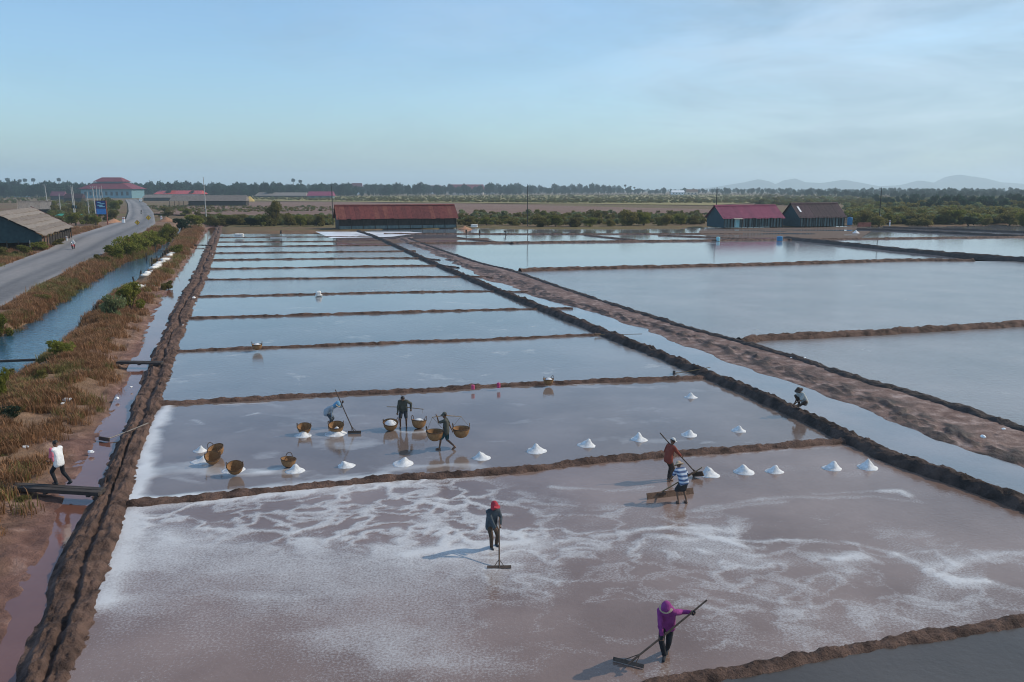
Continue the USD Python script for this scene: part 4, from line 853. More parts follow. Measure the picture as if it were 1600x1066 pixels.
hall('shed', 'small crimson roofed shed far behind the rusty red shed', 479, 521, 310, 299.5, 306, 'pink_sheet_0', 'teal_wood', 'shed', nwin=3)
hall('house', 'large dark red roofed house with cream wall at the wood edge', 697, 757, 304.5, 288.5, 297, 'red_tile', 'cream_wall', nwin=6)
hall('house', 'small red roof left of the large cream walled house', 672, 690, 303, 290, 296, 'red_tile', 'white_wall', nwin=3)
hall('house', 'red roofed house right of the large cream walled house', 755, 777, 303.5, 293.5, 299, 'red_tile', 'cream_wall', nwin=3)
hall('house', 'small purple red roof in the wood left of the thin black pole', 789, 809, 303, 294, 299, 'purple_tile', 'cream_wall', nwin=3)
hall('house', 'white farmhouse far off among trees in the middle right', 1049, 1070, 304.5, 297.5, 300.5, 'white_paint', 'white_wall', nwin=4)
hall('house', 'brown roofed pale pink house right of the white farmhouse', 1072, 1091, 305, 296, 300, 'brown_wood', 'cream_wall', nwin=3)
hall('house', 'pale flat building peeking above the trees at far right', 1574, 1588, 304, 297.5, 299, 'white_paint', 'cream_wall', nwin=3)
hall('house', 'pale roofed house in the wood above the grey thatched shed', 418, 432, 304, 291, 295, 'cream_wall', 'white_wall', nwin=2)
hall('house', 'red and white house in the wood above the rusty red shed', 549, 566, 304, 286.5, 293, 'red_tile', 'white_wall', nwin=2)
# open grey shed beyond the white pole
c = at(265, 322.5, .3); s = ppm(c); L = 118 / s
t = thing('open_shed', 'long grey thatched shed, open at its left end, behind the white pole', 'shed', c, 4)
E, H, D = 8.2 / s, 17.0 / s, 9.0
obj('roof', trimesh.convex.convex_hull(np.array([[0, -.6, E], [L, -.6, E], [L, D, E], [0, D, E], [.5, D / 2, H], [L - .5, D / 2, H]])), 'gray_thatch', parent=t)
obj('wall', box(L * .74, D * .9, E, (L * .62, D / 2, E / 2 - .05)), 'dark_wood', parent=t)
for k in range(5): obj('post', tube([[k * L * .06 + .2, 0, -.3], [k * L * .06 + .2, 0, E]], .16, 6), 'dark_wood', parent=t)
def heap(name, label, px, py, wpx, hpx, m, catg, z=.2, seed=1, group=None, rough=.12, power=1.25):
    b = at(px, py, z); s = ppm(b); R, H = wpx / s / 2, hpx / s
    r_ = np.linspace(0, 1, 12); a = np.linspace(0, 2 * np.pi, 25)[:-1]
    RR, AA = np.meshgrid(r_, a, indexing='ij')
    PR = H * (1 - RR) ** power if m != 'salt_white' else H * (.82 * np.exp(-(RR / .48) ** 1.7) + .18 * (1 - RR)) * (1 - RR ** 6)
    P = np.stack([RR * np.cos(AA) * R * 1.12, RR * np.sin(AA) * R * 1.12, PR], -1)
    nn = meshkit.fbm(P / R * 2.4 + seed * 7.7, 4, seed) - .5
    P[..., :2] *= (1 + .5 * (meshkit.fbm(np.stack([np.cos(AA), np.sin(AA), 0 * AA], -1) * 1.3 + seed * 3.1, 3, seed) - .5))[..., None]
    P[..., 2] += nn * H * rough * 3 * (1 - RR * .6); P[-1, :, 2] = -.08
    if m == 'salt_white':
        q_ = np.random.default_rng(seed); o_ = q_.normal(size=2) * .16 * R; P[..., :2] += o_ * ((1 - RR) ** 1.5)[..., None]
        d2 = ((P[..., 0] - o_[1] * 2) ** 2 + (P[..., 1] + o_[0] * 2) ** 2) / (R * .33) ** 2; P[..., 2] += H * q_.uniform(.05, .28) * np.exp(-d2) * (1 - RR ** 4)
    P[0] = P[0].mean(0)
    P = np.concatenate([P, P[:, :1]], 1)
    m_ = gridmesh(P[::-1])
    t = thing(name, label, catg, b, 0, group)
    obj('mound', m_, m, parent=t, smooth=55)
    return t
heap('haystack', 'yellow haystack beyond the open grey shed', 390, 315, 13, 8, 'haystack_straw', 'haystack', power=.6)
heap('gravel_heap', 'orange gravel heap at the road edge under the billboard', 178, 348, 26, 7, 'orange_earth', 'gravel heap', z=.5, seed=3)
heap('gravel_heap', 'reddish spoil heap inside the road bend by a white post', 260, 346, 26, 8, 'red_gravel', 'gravel heap', z=.5, seed=4)
heap('salt_heap', 'bright white salt pile on the mud beside the dark roofed shed', 1337, 364, 10, 4.5, 'salt_white', 'salt heap', z=.1, seed=6)
# -- poles
def pole(px, ytop, ybase, dia, m, label, name='utility_pole', z=.3, arm=False, lean=0.0, group=None):
    b = at(px, ybase, z); s = ppm(b); h = (ybase - ytop) / s
    t = thing(name, label, 'pole', b, 0, group)
    top = [lean / s, 0, h]
    obj('shaft', tube([[0, 0, -.8], [lean / s * .5, 0, h / 2], top], [dia / 2, dia * .42, dia * .3], 8), m, parent=t)
    if arm:
        obj('cross_arm', box(1.8, .12, .12, (top[0], 0, h - .35)), m, parent=t)
        for sx in (-.8, 0, .8): obj('insulator', tube([[top[0] + sx, 0, h - .3], [top[0] + sx, 0, h - .1]], .05, 6), 'white_paint', parent=t)
    return b + np.array(top)
pole(323, 278, 346, .34, 'concrete', 'tall white concrete pole at the far left corner of the ponds', lean=-1)
pole(520.5, 291, 352, .26, 'black_pole', 'thin black pole rising behind the rusty red shed')
pole(824.5, 289, 353, .26, 'black_pole', 'lone black pole standing on the far edge between the sheds', lean=-.5)
pole(1118, 293.5, 351, .30, 'black_pole', 'black pole rising behind the pink roofed shed')
pole(1373, 294, 352, .30, 'black_pole', 'black pole right of the dark roofed shed')
w = []
w.append(pole(75.5, 289, 328, .5, 'concrete', 'leftmost tall concrete pole behind the thatched barn', lean=-2, arm=True))
pole(95, 303, 334, .36, 'concrete', 'shorter concrete pole behind the green tarp')
w.append(pole(116, 290.5, 335, .45, 'concrete', 'left one of the twin concrete poles carrying transformers', lean=-1.5, arm=True))
pole(118, 292.5, 336, .42, 'concrete', 'right one of the twin concrete poles carrying transformers', lean=-1)
pole(139.5, 300, 338.5, .32, 'concrete', 'thin concrete pole left of the billboard')
w.append(pole(150.5, 292, 340, .42, 'concrete', 'concrete pole touching the left side of the billboard', lean=-2, arm=True))
for x, yt, yb, tx in [(152.5, 291, 319, 'left one of three distant poles above the billboard'), (157, 293, 318, 'middle one of three distant poles above the billboard'), (160.5, 291, 317, 'right one of three distant poles above the billboard')]:
    w.append(pole(x, yt, yb, .5, 'concrete', tx))
for k, (a, b) in enumerate(zip(w[:-1], w[1:])):
    if k < 2:
        t_ = np.linspace(0, 1, 12)[:, None]; P = a + (b - a) * t_; P[:, 2] += -1.0 * 4 * (t_ * (1 - t_))[:, 0] - .25
        obj('power_cable', tube(P, .03, 4), 'black_pole', ['dark cable slung from the leftmost pole to the twin poles', 'dark cable slung from the twin poles to the billboard pole'][k], 'cable')
bt = at(118, 336, .3); s = ppm(bt)
t = thing('transformer', 'pair of grey transformer drums hung on the twin poles', 'transformer', (bt[0] + .2, bt[1] - .5, 3.0))
for k in (-1, 1): obj('drum', place(lathe([(0, 0), (.34, 0), (.36, .1), (.36, 1.1), (.30, 1.2), (0, 1.22)], 12), frame([k * .5, 0, 0], [1, 0, 0], [0, 1, 0], [0, 0, 1])), 'dark_cloth', parent=t)
obj('bracket', box(1.8, .2, .12, (0, .2, .0)), 'dark_wood', parent=t)
# -- billboard with two panels
c = at(152.5, 351, .5); s = ppm(c); L = 16.5 / s
t = thing('billboard', 'tall billboard with dark blue and light blue panels beside the road', 'billboard', c, -6)
for x in (0, L): obj('leg', tube([[x, .1, -.5], [x, .1, 37 / s]], .16, 8), 'brick_red', parent=t)
obj('upper_panel', box(L * .96, .12, 11.6 / s, (L / 2, -.08, 30.6 / s)), 'sign_blue', parent=t)
obj('lower_panel', box(L * .96, .12, 8.4 / s, (L / 2, -.08, 20.2 / s)), 'sign_lightblue', parent=t)
obj('frame', cat(box(L, .1, .14, (L / 2, .02, 36.7 / s)), box(L, .1, .14, (L / 2, .02, 24.65 / s)), box(L, .1, .14, (L / 2, .02, 15.8 / s))), 'dark_wood', parent=t)
up = t + '/upper_panel'
for k, (x, z, ln, tl) in enumerate([(.30, 33.6, .34, 8), (.62, 32.0, .40, -6), (.36, 29.6, .5, 4), (.55, 27.6, .55, 0)]):
    obj('pale_stroke', box(L * ln, .03, .22, (L * (x + .08), -.16, z / s), ry=tl), 'plastic_cyan', parent=up)
# -- diamond warning signs by the road bend
for x, y, b_, tx in [(215.5, 348, 360, 'nearer yellow diamond warning sign at the road bend'), (233, 340.5, 354, 'farther yellow diamond warning sign at the road bend')]:
    c = at(x, b_, .55); s = ppm(c); h = (b_ - y) / s; a = 8.2 / s / math.sqrt(2)
    t = thing('road_sign', tx, 'road sign', c, 8)
    obj('post', tube([[0, 0, -.4], [0, 0, h]], .045, 8), 'steel', parent=t)
    obj('plate', box(a, .03, a, (0, -.06, h), ry=45), 'sign_yellow', parent=t)
    obj('border', cat(*[box(a * .9, .012, .05, (math.cos(q) * a * .43 * 0 + q2[0] * a * .44 / 1.414, -.085, h + q2[1] * a * .44 / 1.414), ry=-45 * q2[0] * q2[1] * -1) for q, q2 in ((0, (1, 1)), (0, (-1, 1)), (0, (1, -1)), (0, (-1, -1)))]), 'rubber', parent=t)
    obj('arrow', cat(box(.10, .012, a * .42, (0, -.085, h - a * .08)), box(.10, .012, a * .3, (.09, -.085, h + a * .2), ry=40)), 'rubber', parent=t)
# -- white marker posts and guard stones
def marker(px, py, hpx, wpx, label, z=.5):
    c = at(px, py, z); s = ppm(c); h, w_ = hpx / s, wpx / s
    t = thing('marker_post', label, 'marker post', c, 10)
    obj('shaft', box(w_, w_ * .8, h + .3, (0, 0, h / 2 - .15)), 'white_paint', parent=t)
    obj('red_band', box(w_ * 1.04, w_ * .84, h * .14, (0, 0, h * .78)), 'red_paint', parent=t)
marker(193.5, 349, 9, 3.4, 'stout white kilometre stone on the left side of the road')
marker(252.5, 346, 8.5, 2.2, 'white post on the outside of the road bend')
marker(104.5, 377, 8, 1.8, 'small pale post at the road edge behind the motorbike')
marker(1390, 352.5, 8, 1.6, 'short white post right of the dark roofed shed', z=.3)
# -- green tarpaulin shelter behind the barn
c = at(86, 345, .5); s = ppm(c); L = 36 / s
t = thing('tarp_shelter', 'low shelter under a green tarpaulin behind the barn', 'shelter', c, 12)
xs = np.linspace(0, L, 14); ysl = np.linspace(0, 5, 5); X_, Y_ = np.meshgrid(xs, ysl, indexing='ij')
obj('tarpaulin', gridmesh(np.stack([X_, Y_, 1.6 + .45 * (Y_ / 5) + .12 * np.sin(X_ * 1.7) + .1 * np.sin(Y_ * 2)], -1)), 'green_tarp', parent=t, smooth=True)
for k in range(5): obj('post', tube([[k * L / 4, .1, -.3], [k * L / 4, .1, 1.6]], .05, 6), 'pale_wood', parent=t)
# -- white truck far along the road
c = at(220, 316, .75); s = ppm(c)
t = thing('truck', 'small white truck coming up the far end of the road', 'truck', c, -152)
obj('cab', place(m3.Manifold.hull_points(np.array([[sx * .95, y, z] for sx in (-1, 1) for y, z in ((1.0, .6), (2.5, .6), (2.55, 1.3), (2.0, 2.1), (1.0, 2.15))])).to_mesh() and trimesh.convex.convex_hull(np.array([[sx * .95, y, z] for sx in (-1, 1) for y, z in ((1.0, .6), (2.5, .6), (2.55, 1.3), (2.0, 2.1), (1.0, 2.15))])), np.eye(4)), 'white_paint', parent=t)
obj('windscreen', place(box(1.6, .04, .75), frame([0, 2.32, 1.72], [1, 0, 0], [0, .82, .57], [0, -.57, .82])), 'glass_dark', parent=t)
obj('cargo_box', box(2.0, 3.6, 1.9, (0, -1.0, 1.65)), 'white_wall', parent=t)
obj('chassis', box(1.6, 5.2, .25, (0, -.2, .55)), 'rubber', parent=t)
for sx in (-.85, .85):
    for y in (1.7, -1.9): obj('wheel', place(trimesh.creation.cylinder(.42, .28, sections=16), frame([sx, y, .42], [0, 0, 1], [0, 1, 0], [1, 0, 0])), 'rubber', parent=t)
    obj('headlight', box(.3, .05, .18, (sx * .75, 2.56, .9)), 'steel', parent=t)
# -- blue water tank and drums, buckets
def drum(px, py, wpx, hpx, m, label, z=.2, name='water_tank', catg='tank'):
    c = at(px, py, z); s = ppm(c); r_, h = wpx / s / 2, hpx / s
    t = thing(name, label, catg, c)
    obj('body', lathe([(0, 0), (r_ * .94, 0), (r_, .06 * h), (r_, .32 * h), (r_ * .96, .34 * h), (r_, .36 * h), (r_, .64 * h), (r_ * .96, .66 * h), (r_, .68 * h), (r_, .92 * h), (r_ * .8, h), (0, h)], 18), m, parent=t, smooth=40)
    obj('lid', lathe([(0, h), (r_ * .4, h + .004), (r_ * .4, h * 1.05), (0, h * 1.06)], 14), m, parent=t)
drum(1327.5, 352, 8, 12, 'plastic_blue', 'tall blue water tank at the right end of the dark roofed shed')
drum(1218, 376.5, 9, 7, 'plastic_blue', 'blue drum standing in the mud before the pink roofed shed', z=.05, name='drum', catg='drum')
drum(1122, 376.5, 6, 6, 'plastic_cyan', 'pale cyan drum in the mud left before the pink roofed shed', z=.05, name='drum', catg='drum')
drum(739, 608.5, 5.5, 7, 'plastic_pink', 'pink bucket standing on the bund, left one of two', z=.13, name='bucket', catg='bucket')
drum(779, 606, 5.5, 8, 'plastic_pink', 'dark pink bucket standing on the bund, right one of two', z=.13, name='bucket', catg='bucket')
# -- posts and a low brick stack right of the dark shed
for x, y0_, y1_, tx in [(1345.5, 334, 350, 'left one of three grey posts beside the dark roofed shed'), (1360.5, 336, 351, 'middle one of three grey posts beside the dark roofed shed'), (1374.5, 336, 351.5, 'grey post beside the foot of the tall black pole')]:
    c = at(x, y1_, .3); s = ppm(c); obj_t = thing('fence_post', tx, 'post', c); obj('shaft', tube([[0, 0, -.3], [.05, 0, (y1_ - y0_) / s]], [.16, .13], 7), 'concrete', parent=obj_t); obj('collar', tube([[0, 0, .5], [0, 0, .7]], .2, 7), 'dark_wood', parent=obj_t)
c = at(1340, 354.5, .2); s = ppm(c); L = 22 / s
t = thing('brick_stack', 'low stack of dark red bricks between the grey posts', 'brick stack', c, 12)
for j in range(4):
    for k in range(9): obj('brick', box(L / 9 * .93, .55, .27, ((k + .5 + .25 * (j % 2)) * L / 9, .02 * (k % 2), .14 + j * .29)), 'brick_red', parent=t)
c = at(1367, 351, .3); t = thing('notice_board', 'small white and red board beside the brick stack', 'sign', c)
obj('board', box(1.0, .06, .8, (0, 0, 1.0)), 'red_paint', parent=t); obj('white_patch', box(.5, .03, .4, (.1, -.05, 1.1)), 'white_paint', parent=t); obj('post', tube([[0, .05, -.3], [0, .05, 1.0]], .05, 6), 'dark_wood', parent=t)
# -- planks over ditch and canal
def plank(A, B, w, th, m, label, beams=True, name='footbridge'):
    A, B = np.array(A), np.array(B); d = B - A; L = np.linalg.norm(d); u = d / L; n = np.array([-u[1], u[0], 0]); n /= np.linalg.norm(n); z = np.cross(u, n)
    t = thing(name, label, 'footbridge', A, 0)
    F = lambda o: frame(o, u, n, z)
    for k, o in enumerate((-.26, .26) if beams else (0,)):
        wob = np.zeros(3); obj('plank', place(box(L * (1 - .02 * k), w * (.48 if beams else 1), th), F(d / 2 + n * o * w + z * .012 * k)), m, parent=t)
    if beams:
        for s_ in (.12, .5, .9): obj('batten', place(box(.12, w * 1.02, .06), F(d * s_ - z * (th / 2 + .03))), m, parent=t)
    return t
plank(at(-6, 759, .30), at(160, 769, .30), .46, .13, 'plank_wood', 'thick dark plank footbridge over the ditch under the walking man')
plank(at(184, 566, .28), at(254, 567.5, .28), .42, .12, 'plank_wood', 'dark plank footbridge over the ditch halfway along the bank')
plank(at(302, 383, .28), at(332, 383.5, .28), .55, .14, 'plank_wood', 'far small plank footbridge at the head of the ditch')
plank(at(-40, 566, .1), at(95, 561, .1), .16, .14, 'plank_wood', 'long thin log laid across the canal', beams=False)
obj('log_support', tube([at(63, 574, -.6), at(63, 562, .02)], .07, 7), 'dark_wood', 'dark stake propping the log across the canal', 'stake')
plank(at(-30, 596, -.2), at(22, 594, -.18), .14, .12, 'plank_wood', 'second thinner log low over the canal', beams=False)
plank(at(235, 391, -.1), at(262, 391, -.1), .4, .12, 'plank_wood', 'narrow plank across the canal beside the stakes', beams=False)
# -- sandbags and stakes on the canal edge
bag_m = trimesh.creation.icosphere(3); v = bag_m.vertices
bag_m.vertices = np.c_[np.sign(v[:, 0]) * np.abs(v[:, 0]) ** .6 * .42, np.sign(v[:, 1]) * np.abs(v[:, 1]) ** .7 * .24, v[:, 2] * .15] * (1 + .10 * (meshkit.fbm(v * 2.5, 3, 3) - .5))[:, None]
BAGS = [(227, 430), (231, 428), (235, 426.5), (239, 424), (241, 420), (244, 418.5), (246, 415), (249, 412.5), (252, 410.5), (255, 408.5), (258, 406.5), (261, 404.5), (266, 398.5), (269, 396.5), (214, 449), (217, 446)]
bag0 = None
BORD = ['nearest', 'second nearest', 'third nearest', 'fourth nearest', 'fifth nearest', 'sixth nearest', 'seventh nearest', 'eighth nearest', 'ninth nearest', 'tenth nearest', 'eleventh nearest', 'third from the far end', 'last but one', 'farthest']
for k, (x, y) in enumerate(BAGS):
    q = on_bank(x, y + 2) + [0, 0, .16 + .12 * (k % 3 == 1)]; lab = f'white sandbag on the canal edge, {BORD[k]} in the row' if k < 14 else ('lower one of two sandbags below the row, by the leaning dark stake', 'upper one of two sandbags below the row, by the leaning dark stake')[k - 14]
    rz, tl, sc = 55 + 37 * math.sin(k * 2.2), 14 * math.sin(k * 1.3), (1.2 + .25 * math.sin(k * 3.3)) * (1.2 if k in (4, 6, 12, 14) else 1)
    if bag0 is None:
        bag0 = thing('sandbag', lab, 'sandbag', q, rz, 'sandbags along the canal edge', tilt=tl, scale=sc); obj('sack', bag_m, 'sack_white', parent=bag0, smooth=True); obj('tied_end', tube([[.38, 0, .02], [.5, .02, .05]], [.05, .09], 8), 'sack_white', parent=bag0)
    else: copy(bag0, lab, q, rz, 'sandbags along the canal edge' if k < 14 else None, tilt=tl, scale=sc)
st0 = None
for k, (x, yb, yt, ln) in enumerate([(238, 419, 406, 0), (246, 413, 403, 0), (251, 410, 402, .2), (255, 407, 398, 0), (259, 404, 395, -.1), (262, 400, 390, 0), (264, 402, 393, .1), (212, 448, 436, .3), (222, 433, 427, -.9), (219, 432, 426, -.7), (258, 404, 399, .1), (243, 393, 386, 0), (229, 407, 399, 0)]):
    q = at(x, yb, -.2); h = (yb - yt) / ppm(q) + .3
    lab = f'dark stake behind the sandbag row, {nth(k, 7)} of seven' if k < 7 else ['dark stake beside the lower pair of sandbags', 'stake leaning far out over the canal', 'shorter stake leaning out over the canal', 'thin stake among the upright ones', 'stake in the canal beside the narrow plank', 'stake in the water under the road side shrubs'][k - 7]
    if st0 is None:
        st0 = thing('stake', lab, 'stake', q, 0, 'stakes beside the sandbags', scale=(1, 1, h)); obj('shaft', tube([[0, 0, -.3], [.02, 0, .5], [0, 0, 1]], [.12, .11, .09], 7), 'dark_wood', parent=st0)
    else: copy(st0, lab, q, 40 * k, 'stakes beside the sandbags' if k < 7 else None, tilt=40 * ln, scale=(1, 1, h))
# -- scraps of litter
lit = None
LITL = ['pale scrap on the road bank highest at left', 'pale scrap on the road bank just above the canal at left', "white scrap on the dry grass right of the canal's bend", 'white scrap in the grass above the plank footbridge', 'brighter of two white bags in the bank grass', 'smaller of two white bags in the bank grass', 'pale scrap in the grass below the thin canal log', 'pale scrap on bare mud left of the lying rake', 'pale scrap in the grass left of the walking man', 'pale scrap in the grass just above the thick footbridge', "pale scrap beside the walking man's head", 'white scrap in the grass below the sandbags', 'white scrap in the grass right of the yellow green mangrove', 'pale scrap at the ditch edge below the middle footbridge', 'reddish pale scrap at the ditch edge above the lying rake', 'bright pale lump on red mud beside the ditch', "white scrap on the double bund's outer edge", 'long pale scrap on the crest of the double bund', 'small scrap near the head of the double bund', 'left white scrap on the muddy strip beyond the channel', 'right white scrap on the muddy strip beyond the channel', 'white scrap among dark clods at right', 'pale scrap on the muddy strip nearest the wide right pond', 'pale scrap low on the muddy strip at far right']
for k, (x, y, z) in enumerate([(38, 470, .45), (32, 486, .4), (140, 504, .45), (154, 540, .4), (105, 626, .4), (98, 632, .35), (28, 633, .4), (113, 648, .2), (40, 700, .35), (12, 760, .35), (86, 672, .3), (240, 447, .3), (218, 455, .4), (205, 606, .1), (183, 624, .08), (142, 708, .05), (286, 509, .3), (303, 466, .32), (332, 398, .3), (1252, 559, .2), (1257, 561, .2), (1536, 684, .25), (1236, 560, .2), (1568, 672, .3)]):
    q = (on_bank(x, y) if k < 13 else at(x, y, z)) + [0, 0, .05]; s = (.65 + .3 * math.sin(k * 1.9)) * (1.5 if k in (4, 15, 17) else 1)
    lab = LITL[k]
    if lit is None:
        v = trimesh.creation.icosphere(2); vv = v.vertices; v.vertices = vv * [.14, .10, .07] * (.6 + .9 * meshkit.fbm(vv * 2.2, 3, 8))[:, None]
        lit = thing('plastic_scrap', lab, 'plastic scrap', q, 0, 'scraps of litter', scale=s); obj('plastic_scrap', v, 'white_paint', parent=lit)
    else: copy(lit, lab, q, k * 47, 'scraps of litter', scale=s)
# ================================================================ SALT HEAPS, BASKETS, RAKES
HEAPS = [
 (318, 723, 36, 9, 'low salt heap in front of the pair of leaning baskets at left', 1), (313, 706, 20, 10, 'small salt heap left behind the pair of leaning baskets', 1),
 (366, 736, 34, 8, 'flat spread salt heap under the single tilted basket, nearest the bund', 1),
 (461, 737, 30, 13, 'white salt heap touching the front of the upright tall handled basket', 1),
 (473, 682, 26, 10, 'salt heap before the dark basket left of the blue clothed worker', 1), (525, 679, 34, 12, 'salt heap before the basket of the blue clothed worker', 1),
 (541, 729, 28, 12, 'lone white salt heap beneath the mirrored rake of the blue clothed worker', 1),
 (630, 726, 34, 11, 'salt heap below the reflection of the man between two full baskets', 1), (752, 717, 28, 12, 'salt heap right of the man carrying baskets on a yoke', 1),
 (838, 706, 32, 12, 'first salt heap right of centre in the far row, nearest the bund', 1), (917, 697, 28, 12, 'second salt heap right of centre in the far row', 1),
 (998, 688, 26, 11, 'salt heap in the far row left of the white capped man', 1), (1076, 681, 26, 10, 'salt heap just right of the white capped man, across the bund', 1),
 (1079, 622, 20, 8, 'farthest salt heap, alone near the main bund', 1), (1154, 674, 24, 10, 'salt heap between the white capped man and the crouching person', 1),
 (1108, 743, 32, 15, 'salt heap right beside the man in the striped shirt', 1), (1163, 739, 32, 14, 'second salt heap right of the man in the striped shirt', 1), (1210, 738, 28, 13, 'third salt heap right of the man in the striped shirt', 1),
 (1300, 733, 30, 15, 'left one of the two heaps at the right end of the near row', 1), (1356, 732, 32, 15, 'rightmost salt heap of the near row', 1)]
for k, (x, y, w, h, lab, q) in enumerate(HEAPS): heap('salt_heap', lab, x, y - 1, w * .98, h * .86, 'salt_white', 'salt heap', z=.0, seed=20 + k, rough=.20, power=.95)
def basket_parts(t):
    prof = [(0, .0), (.13, .0), (.20, .04), (.27, .14), (.305, .26), (.315, .33)]
    inner = [(r_ - .018, z + .012) for r_, z in prof[1:]][::-1]
    b = lathe(prof + [(.320, .335)] + [(.298, .335)] + inner + [(0, .014)], 24)
    obj('bowl', b, 'wicker', parent=t, smooth=60)
    a = np.linspace(0, 2 * np.pi, 33)
    obj('rim', tube(np.c_[np.cos(a) * .315, np.sin(a) * .315, np.full(33, .335)], .018, 6), 'wicker_dark', parent=t)
    for s in (-1, 1):
        q = np.linspace(0, np.pi, 13)
        obj('handle', tube(np.c_[np.full(13, s * .285) + s * .03 * np.sin(q), np.cos(q) * .13, .33 + .19 * np.sin(q)], .014, 6), 'wicker_dark', parent=t)
bk0 = [None]
def basket(x, y, label, rz=0, tilt=0, z=0.0, sc=1.0, loc=None, full=None, group=None):
    q = at(x, y, z) if loc is None else np.array(loc)
    if bk0[0] is None:
        bk0[0] = thing('basket', label, 'basket', q, rz, group, tilt=tilt, scale=sc); basket_parts(bk0[0])
    else: copy(bk0[0], label, q, rz, group, tilt=tilt, scale=sc)
    if full:
        a = np.linspace(0, 2 * np.pi, 21); rr = np.linspace(0, 1, 7); RR, AA = np.meshgrid(rr, a, indexing='ij')
        P = np.stack([RR * np.cos(AA) * .27, RR * np.sin(AA) * .27, .27 + .15 * (1 - RR ** 2)], -1); P[..., 2] += .05 * (meshkit.fbm(P * 7, 3, 2) - .5) * (1 - RR)
        P[:, -1] = P[:, 0]
        tt = thing('basket_salt', full, 'salt', q, rz, tilt=tilt, scale=sc); obj('mound', gridmesh(P[::-1]), 'salt_white', parent=tt, smooth=True)
basket(332, 722, 'front one of two wicker baskets leaning together at the far left', 25, 28, z=.10, sc=.92)
basket(341, 711, 'rear one of two wicker baskets leaning together at the far left', -35, 20, z=.06)
basket(368, 738, 'single wicker basket tilted over a flat spread of salt', 15, 24, z=.10, sc=.95)
basket(450, 729, 'upright wicker basket with tall handles behind a white heap', 100, 6, z=.02, sc=.92)
basket(476, 676, 'dark wicker basket left of the blue clothed worker', 10, 18, z=.06, sc=.95)
basket(526, 675, 'wicker basket at the feet of the blue clothed worker', 5, 16, z=.05, sc=1.05)
basket(610, 671, 'basket full of salt left of the standing man', 20, 14, z=.03, sc=1.05, full='white salt filling the basket left of the standing man')
basket(654, 669, 'basket full of salt right of the standing man', -15, -12, z=.03, sc=1.05, full='white salt filling the basket right of the standing man')
basket(402, 546.5, 'small basket of salt alone on a bund in the middle of the narrow ponds', 12, 0, z=.13, sc=1.05, full='salt heaped in the lone basket on the bund')
c_ = at(498, 461.5, .13); t = thing('salt_sack', 'white salt sack sitting on a bund among the narrow ponds', 'sack', c_, 20, scale=.85)
obj('sack', bag_m, 'sack_white', parent=t, smooth=True); obj('bulge', place(bag_m, frame([-.03, 0, .26], [.75, 0, .1], [0, .9, 0], [0, 0, 1.6])), 'sack_white', parent=t, smooth=True)
basket(857, 601, 'basket of salt on the far bund right of the pink buckets', 30, 0, z=.10, sc=.9, full='salt heaped in the basket right of the pink buckets')
def rake(A, B, wdir, width, label, board=(.03, .085), m='bamboo', group=None, tilt=0.0):
    """handle from the head A to its upper end B; the board along wdir"""
    A, B = np.array(A, float), np.array(B, float); d = B - A
    t = thing('salt_rake', label, 'rake', A)
    w_ = np.array(wdir, float); w_ -= 0; w_ /= np.linalg.norm(w_); n = np.cross(w_, d / np.linalg.norm(d)); n /= np.linalg.norm(n); up = np.cross(n, w_) * -1
    if up[2] < 0: up = -up
    if abs(up[2]) < .5: up = np.array([0, 0, 1.0]); n = np.cross(up, w_)
    obj('head_board', place(box(width, board[0], board[1]), frame(up * board[1] * .35, w_, np.cross(up, w_), up)), 'pole_dark', parent=t)
    obj('handle', tube([np.zeros(3), d * .5 + [0, 0, -.015], d], [.024, .023, .02], 7), m, parent=t)
    for s in (-1, 1): obj('brace', tube([w_ * width * .22 * s + up * board[1] * .4, d * .16], .011, 6), m, parent=t)
    return t
q = at(163, 688, .02); e = at(232, 661, .36); rake(q, e, at(172, 690, 0) - at(155, 687, 0), .62, 'rake lying across the double bund with its head in the ditch', board=(.05, .16), m='pale_wood')
q = at(1053, 584, .02); e = at(1110, 574, .42); rake(q, e, at(1057, 587.5, 0) - at(1049, 578, 0) + np.array([0, 0, .3]), .60, 'rake leaning against the main bund above the lone far heap', board=(.04, .2))
rake(at(930, 523, .14), at(1003, 522, .30), [.2, 1, 0], .5, 'rake laid flat over the crossing of a cross bund and the main bund', board=(.04, .14))

# ================================================================ PEOPLE
mat('skin', (.13, .07, .045), (.17, .095, .062), scale=6, rough=.6, coord='obj')
mat('hair', (.010, .008, .007), (.02, .016, .014), scale=20, rough=.5, coord='obj')
mat('eye_dark', (.01, .008, .008), rough=.2)
mat('lip', (.12, .045, .04), rough=.5)
def cloth(name, a, b=None, scale=5): mat(name, a, b or tuple(min(1, x * 1.5) for x in a), scale=scale, rough=.92, bump=.5, bscale=25, coord='obj', bdist=.02)
cloth('c_white', (.62, .62, .63), (.75, .75, .75)); cloth('c_black', (.010, .011, .014), (.022, .023, .028)); cloth('c_blue', (.09, .22, .36), (.16, .32, .46)); cloth('c_greyblue', (.22, .26, .31), (.34, .38, .42))
cloth('c_brown', (.045, .030, .024), (.08, .055, .042)); cloth('c_drab', (.045, .046, .040), (.08, .08, .066)); cloth('c_teal', (.02, .06, .075), (.035, .09, .105)); cloth('c_rust', (.16, .035, .025), (.23, .06, .04))
cloth('c_slate', (.035, .045, .055), (.07, .085, .10)); cloth('c_red', (.30, .025, .04), (.42, .05, .07)); cloth('c_purple', (.17, .025, .13), (.27, .05, .21)); cloth('c_grey', (.30, .32, .32), (.44, .46, .45)); cloth('c_straw', (.35, .25, .16), (.48, .37, .26)); cloth('c_pink', (.5, .12, .17), (.6, .2, .25))
